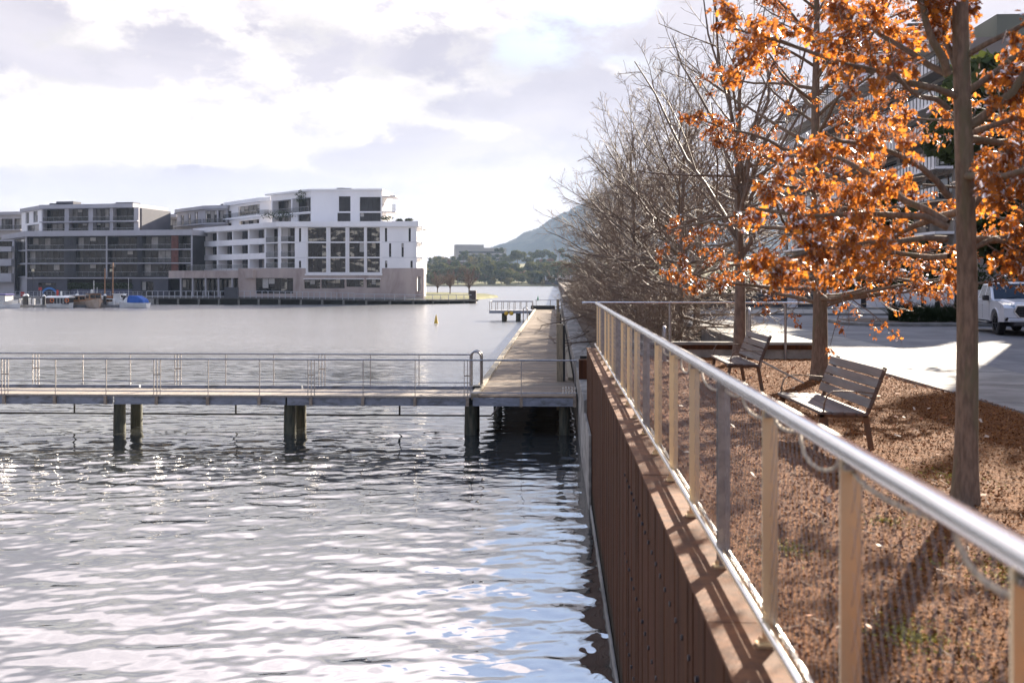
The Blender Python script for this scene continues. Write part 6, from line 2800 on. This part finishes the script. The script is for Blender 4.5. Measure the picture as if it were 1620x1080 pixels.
# grille, lamps, bumper
b = MB()
b.extrude([(0, -.50, .98), (0, .50, .98), (0, .58, .80), (0, .42, .62), (0, -.42, .62), (0, -.58, .80)], (2.54, 0, 0), (2.625, 0, 0))
b.build('grille', blackpl, TR, fix=True)
b = MB()
gp = [(-.52, .995), (.52, .995), (.61, .80), (.44, .605), (-.44, .605), (-.61, .80)]
for i in range(6):
    y0, z0 = gp[i]
    y1, z1 = gp[(i + 1) % 6]
    b.bar((2.62, y0, z0), (2.62, y1, z1), .035, .03, up=(1, 0, 0))
b.build('grille_surround', chrome, TR)
for k in range(3):
    b = MB()
    b.box(2.626, 2.64, -.46, .46, .70 + k * .085, .715 + k * .085)
    b.build('grille_bar', rim_m, TR)
for s in (-1, 1):
    b = MB()
    b.hexa([(2.22, s * .905, .90), (2.585, s * .60, .88), (2.50, s * .60, .88), (2.15, s * .80, .90),
            (2.20, s * .905, 1.02), (2.54, s * .56, 1.01), (2.45, s * .56, 1.01), (2.15, s * .80, 1.02)])
    b.build('headlight', lampglass, TR, fix=True)
    b = MB()
    b.hexa([(2.575, s * .86, .50), (2.625, s * .62, .50), (2.5, s * .62, .50), (2.45, s * .86, .50),
            (2.50, s * .88, .74), (2.625, s * .80, .60), (2.5, s * .78, .60), (2.40, s * .86, .74)])
    b.build('fog_lamp', blackpl, TR, fix=True)
b = MB()
b.box(2.45, 2.68, -.80, .80, .46, .58)
b.build('bumper', paint, TR, bevel=.04)
b = MB()
b.box(2.50, 2.66, -.60, .60, .34, .455)
b.build('skid_plate', rim_m, TR, bevel=.02)
b = MB()
b.box(2.682, 2.69, -.19, .19, .47, .575)
b.build('number_plate', blackpl, TR)
b = MB()
b.box(-2.3, 2.3, -.55, .55, .30, .5)
b.build('chassis', blackpl, TR)
for cx in (1.58, -1.55):
    for s in (-1, 1):
        wh = MB()
        c = Vector((cx, s * .76, .385))
        o_ = Vector((0, s * .13, 0))
        ringp = [(.24, -.12), (.33, -.13), (.385, -.10), (.388, .0), (.385, .10), (.33, .13), (.24, .12)]
        n = 20
        vs = []
        for r_, o2 in ringp:
            for j in range(n):
                a = 2 * math.pi * j / n
                vs.append((c.x + r_ * math.cos(a), c.y + o2, c.z + r_ * math.sin(a)))
        fs = []
        for i in range(len(ringp) - 1):
            for j in range(n):
                fs.append((i * n + j, i * n + (j + 1) % n, (i + 1) * n + (j + 1) % n, (i + 1) * n + j))
        wh.add(vs, fs)
        w_ = wh.build('wheel', tyre_m, TR, smooth='auto', fix=True)
        rm = MB()
        for k in range(6):
            a = k * math.pi / 3
            rm.bar(c + o_ * .75, c + o_ * .75 + Vector((math.cos(a), 0, math.sin(a))) * .23, .03, .07, up=(0, 1, 0))
        rm.tube([c + o_ * .5, c + o_ * .85], .06, 10)
        rm.tube([c + o_ * .3, c + o_ * .35], .245, 18)
        rm.build('rim', rim_m, w_)

# ------------------------------------------------------------------ far buildings across the lake
q0, q1 = at_y(722, 400, 1150), at_y(800, 400, 1150)
fF = Facade((q0.x, 1150), (q1.x, 1165))
FB = thing('office_building', 'long pale office building with ribbon windows above the wooded far shore', 'building', ((q0.x + q1.x) / 2, 1150, 15))
beige = pm('beige_concrete', (.36, .33, .31), .9, 0, (.31, .285, .27), .05)
zt = HC + (442 - 391.5) * 1150 / F_PX
hs = []
for k in range(4):
    z0 = zt - 4 - k * 4.2
    hs.append((3, fF.len - 3, z0 - 2.3, z0))
b = MB()
fF.wall(b, 0, fF.len, 10, zt, hs, 1.0)
b.build('wall', beige, FB)
for h in hs:
    b = MB()
    fF.box(b, h[0], h[1], h[2], h[3], -1.4, -.9)
    b.build('window_band', g_mid, FB)
b = MB()
fF.box(b, 0, fF.len * .55, zt + .01, zt + 3.6, -16, -1)
b.build('roof_storey', beige, FB)
b = MB()
fF.box(b, .1, fF.len - .1, 10, zt - .1, -18, -1.5)
b.build('core', beige, FB)
q0, q1 = at_y(862, 440, 712), at_y(912, 440, 712)
r = thing('boathouse', 'low white boathouse at the water edge of the far shore', 'building', ((q0.x + q1.x) / 2, 712, -3))
b = MB()
b.box(q0.x, q1.x, 711, 722, -3, .9)
b.build('wall', darkgrey, r)
for k in range(8):
    b = MB()
    w_ = (q1.x - q0.x) / 8
    b.box(q0.x + k * w_ + .2, q0.x + (k + 1) * w_ - .2, 710.7, 710.98, .95, 3.9)
    b.build('upper_panel', white, r)
b = MB()
b.box(q0.x - .5, q1.x + .5, 710.5, 723, 3.92, 4.6)
b.build('roof', white, r)
# pale strip of bank along the far shore
b = MB()
b.box(-300, 320, 702, 706, WATER - .5, WATER + .9)
tag(b.build('far_bank', pm('pale_bank', (.34, .29, .17), .9, 0, (.22, .20, .11), .1)), kind='structure')
# ------------------------------------------------------------------ air
b = MB()
b.box(-1880, 2700, -75, 3500, -20, 330)
hz = b.build('haze', None)
hm = bpy.data.materials.new('haze')
hm.use_nodes = True
t = NT(hm.node_tree)
t.n.clear()
o_ = t.new('ShaderNodeOutputMaterial')
pv = t.new('ShaderNodeVolumePrincipled')
pv.inputs['Color'].default_value = (.55, .72, 1, 1)
pv.inputs['Density'].default_value = .000068
pv.inputs['Anisotropy'].default_value = .2
t.l.new(pv.outputs[0], o_.inputs['Volume'])
hz.data.materials.append(hm)
tag(hz, kind='stuff')
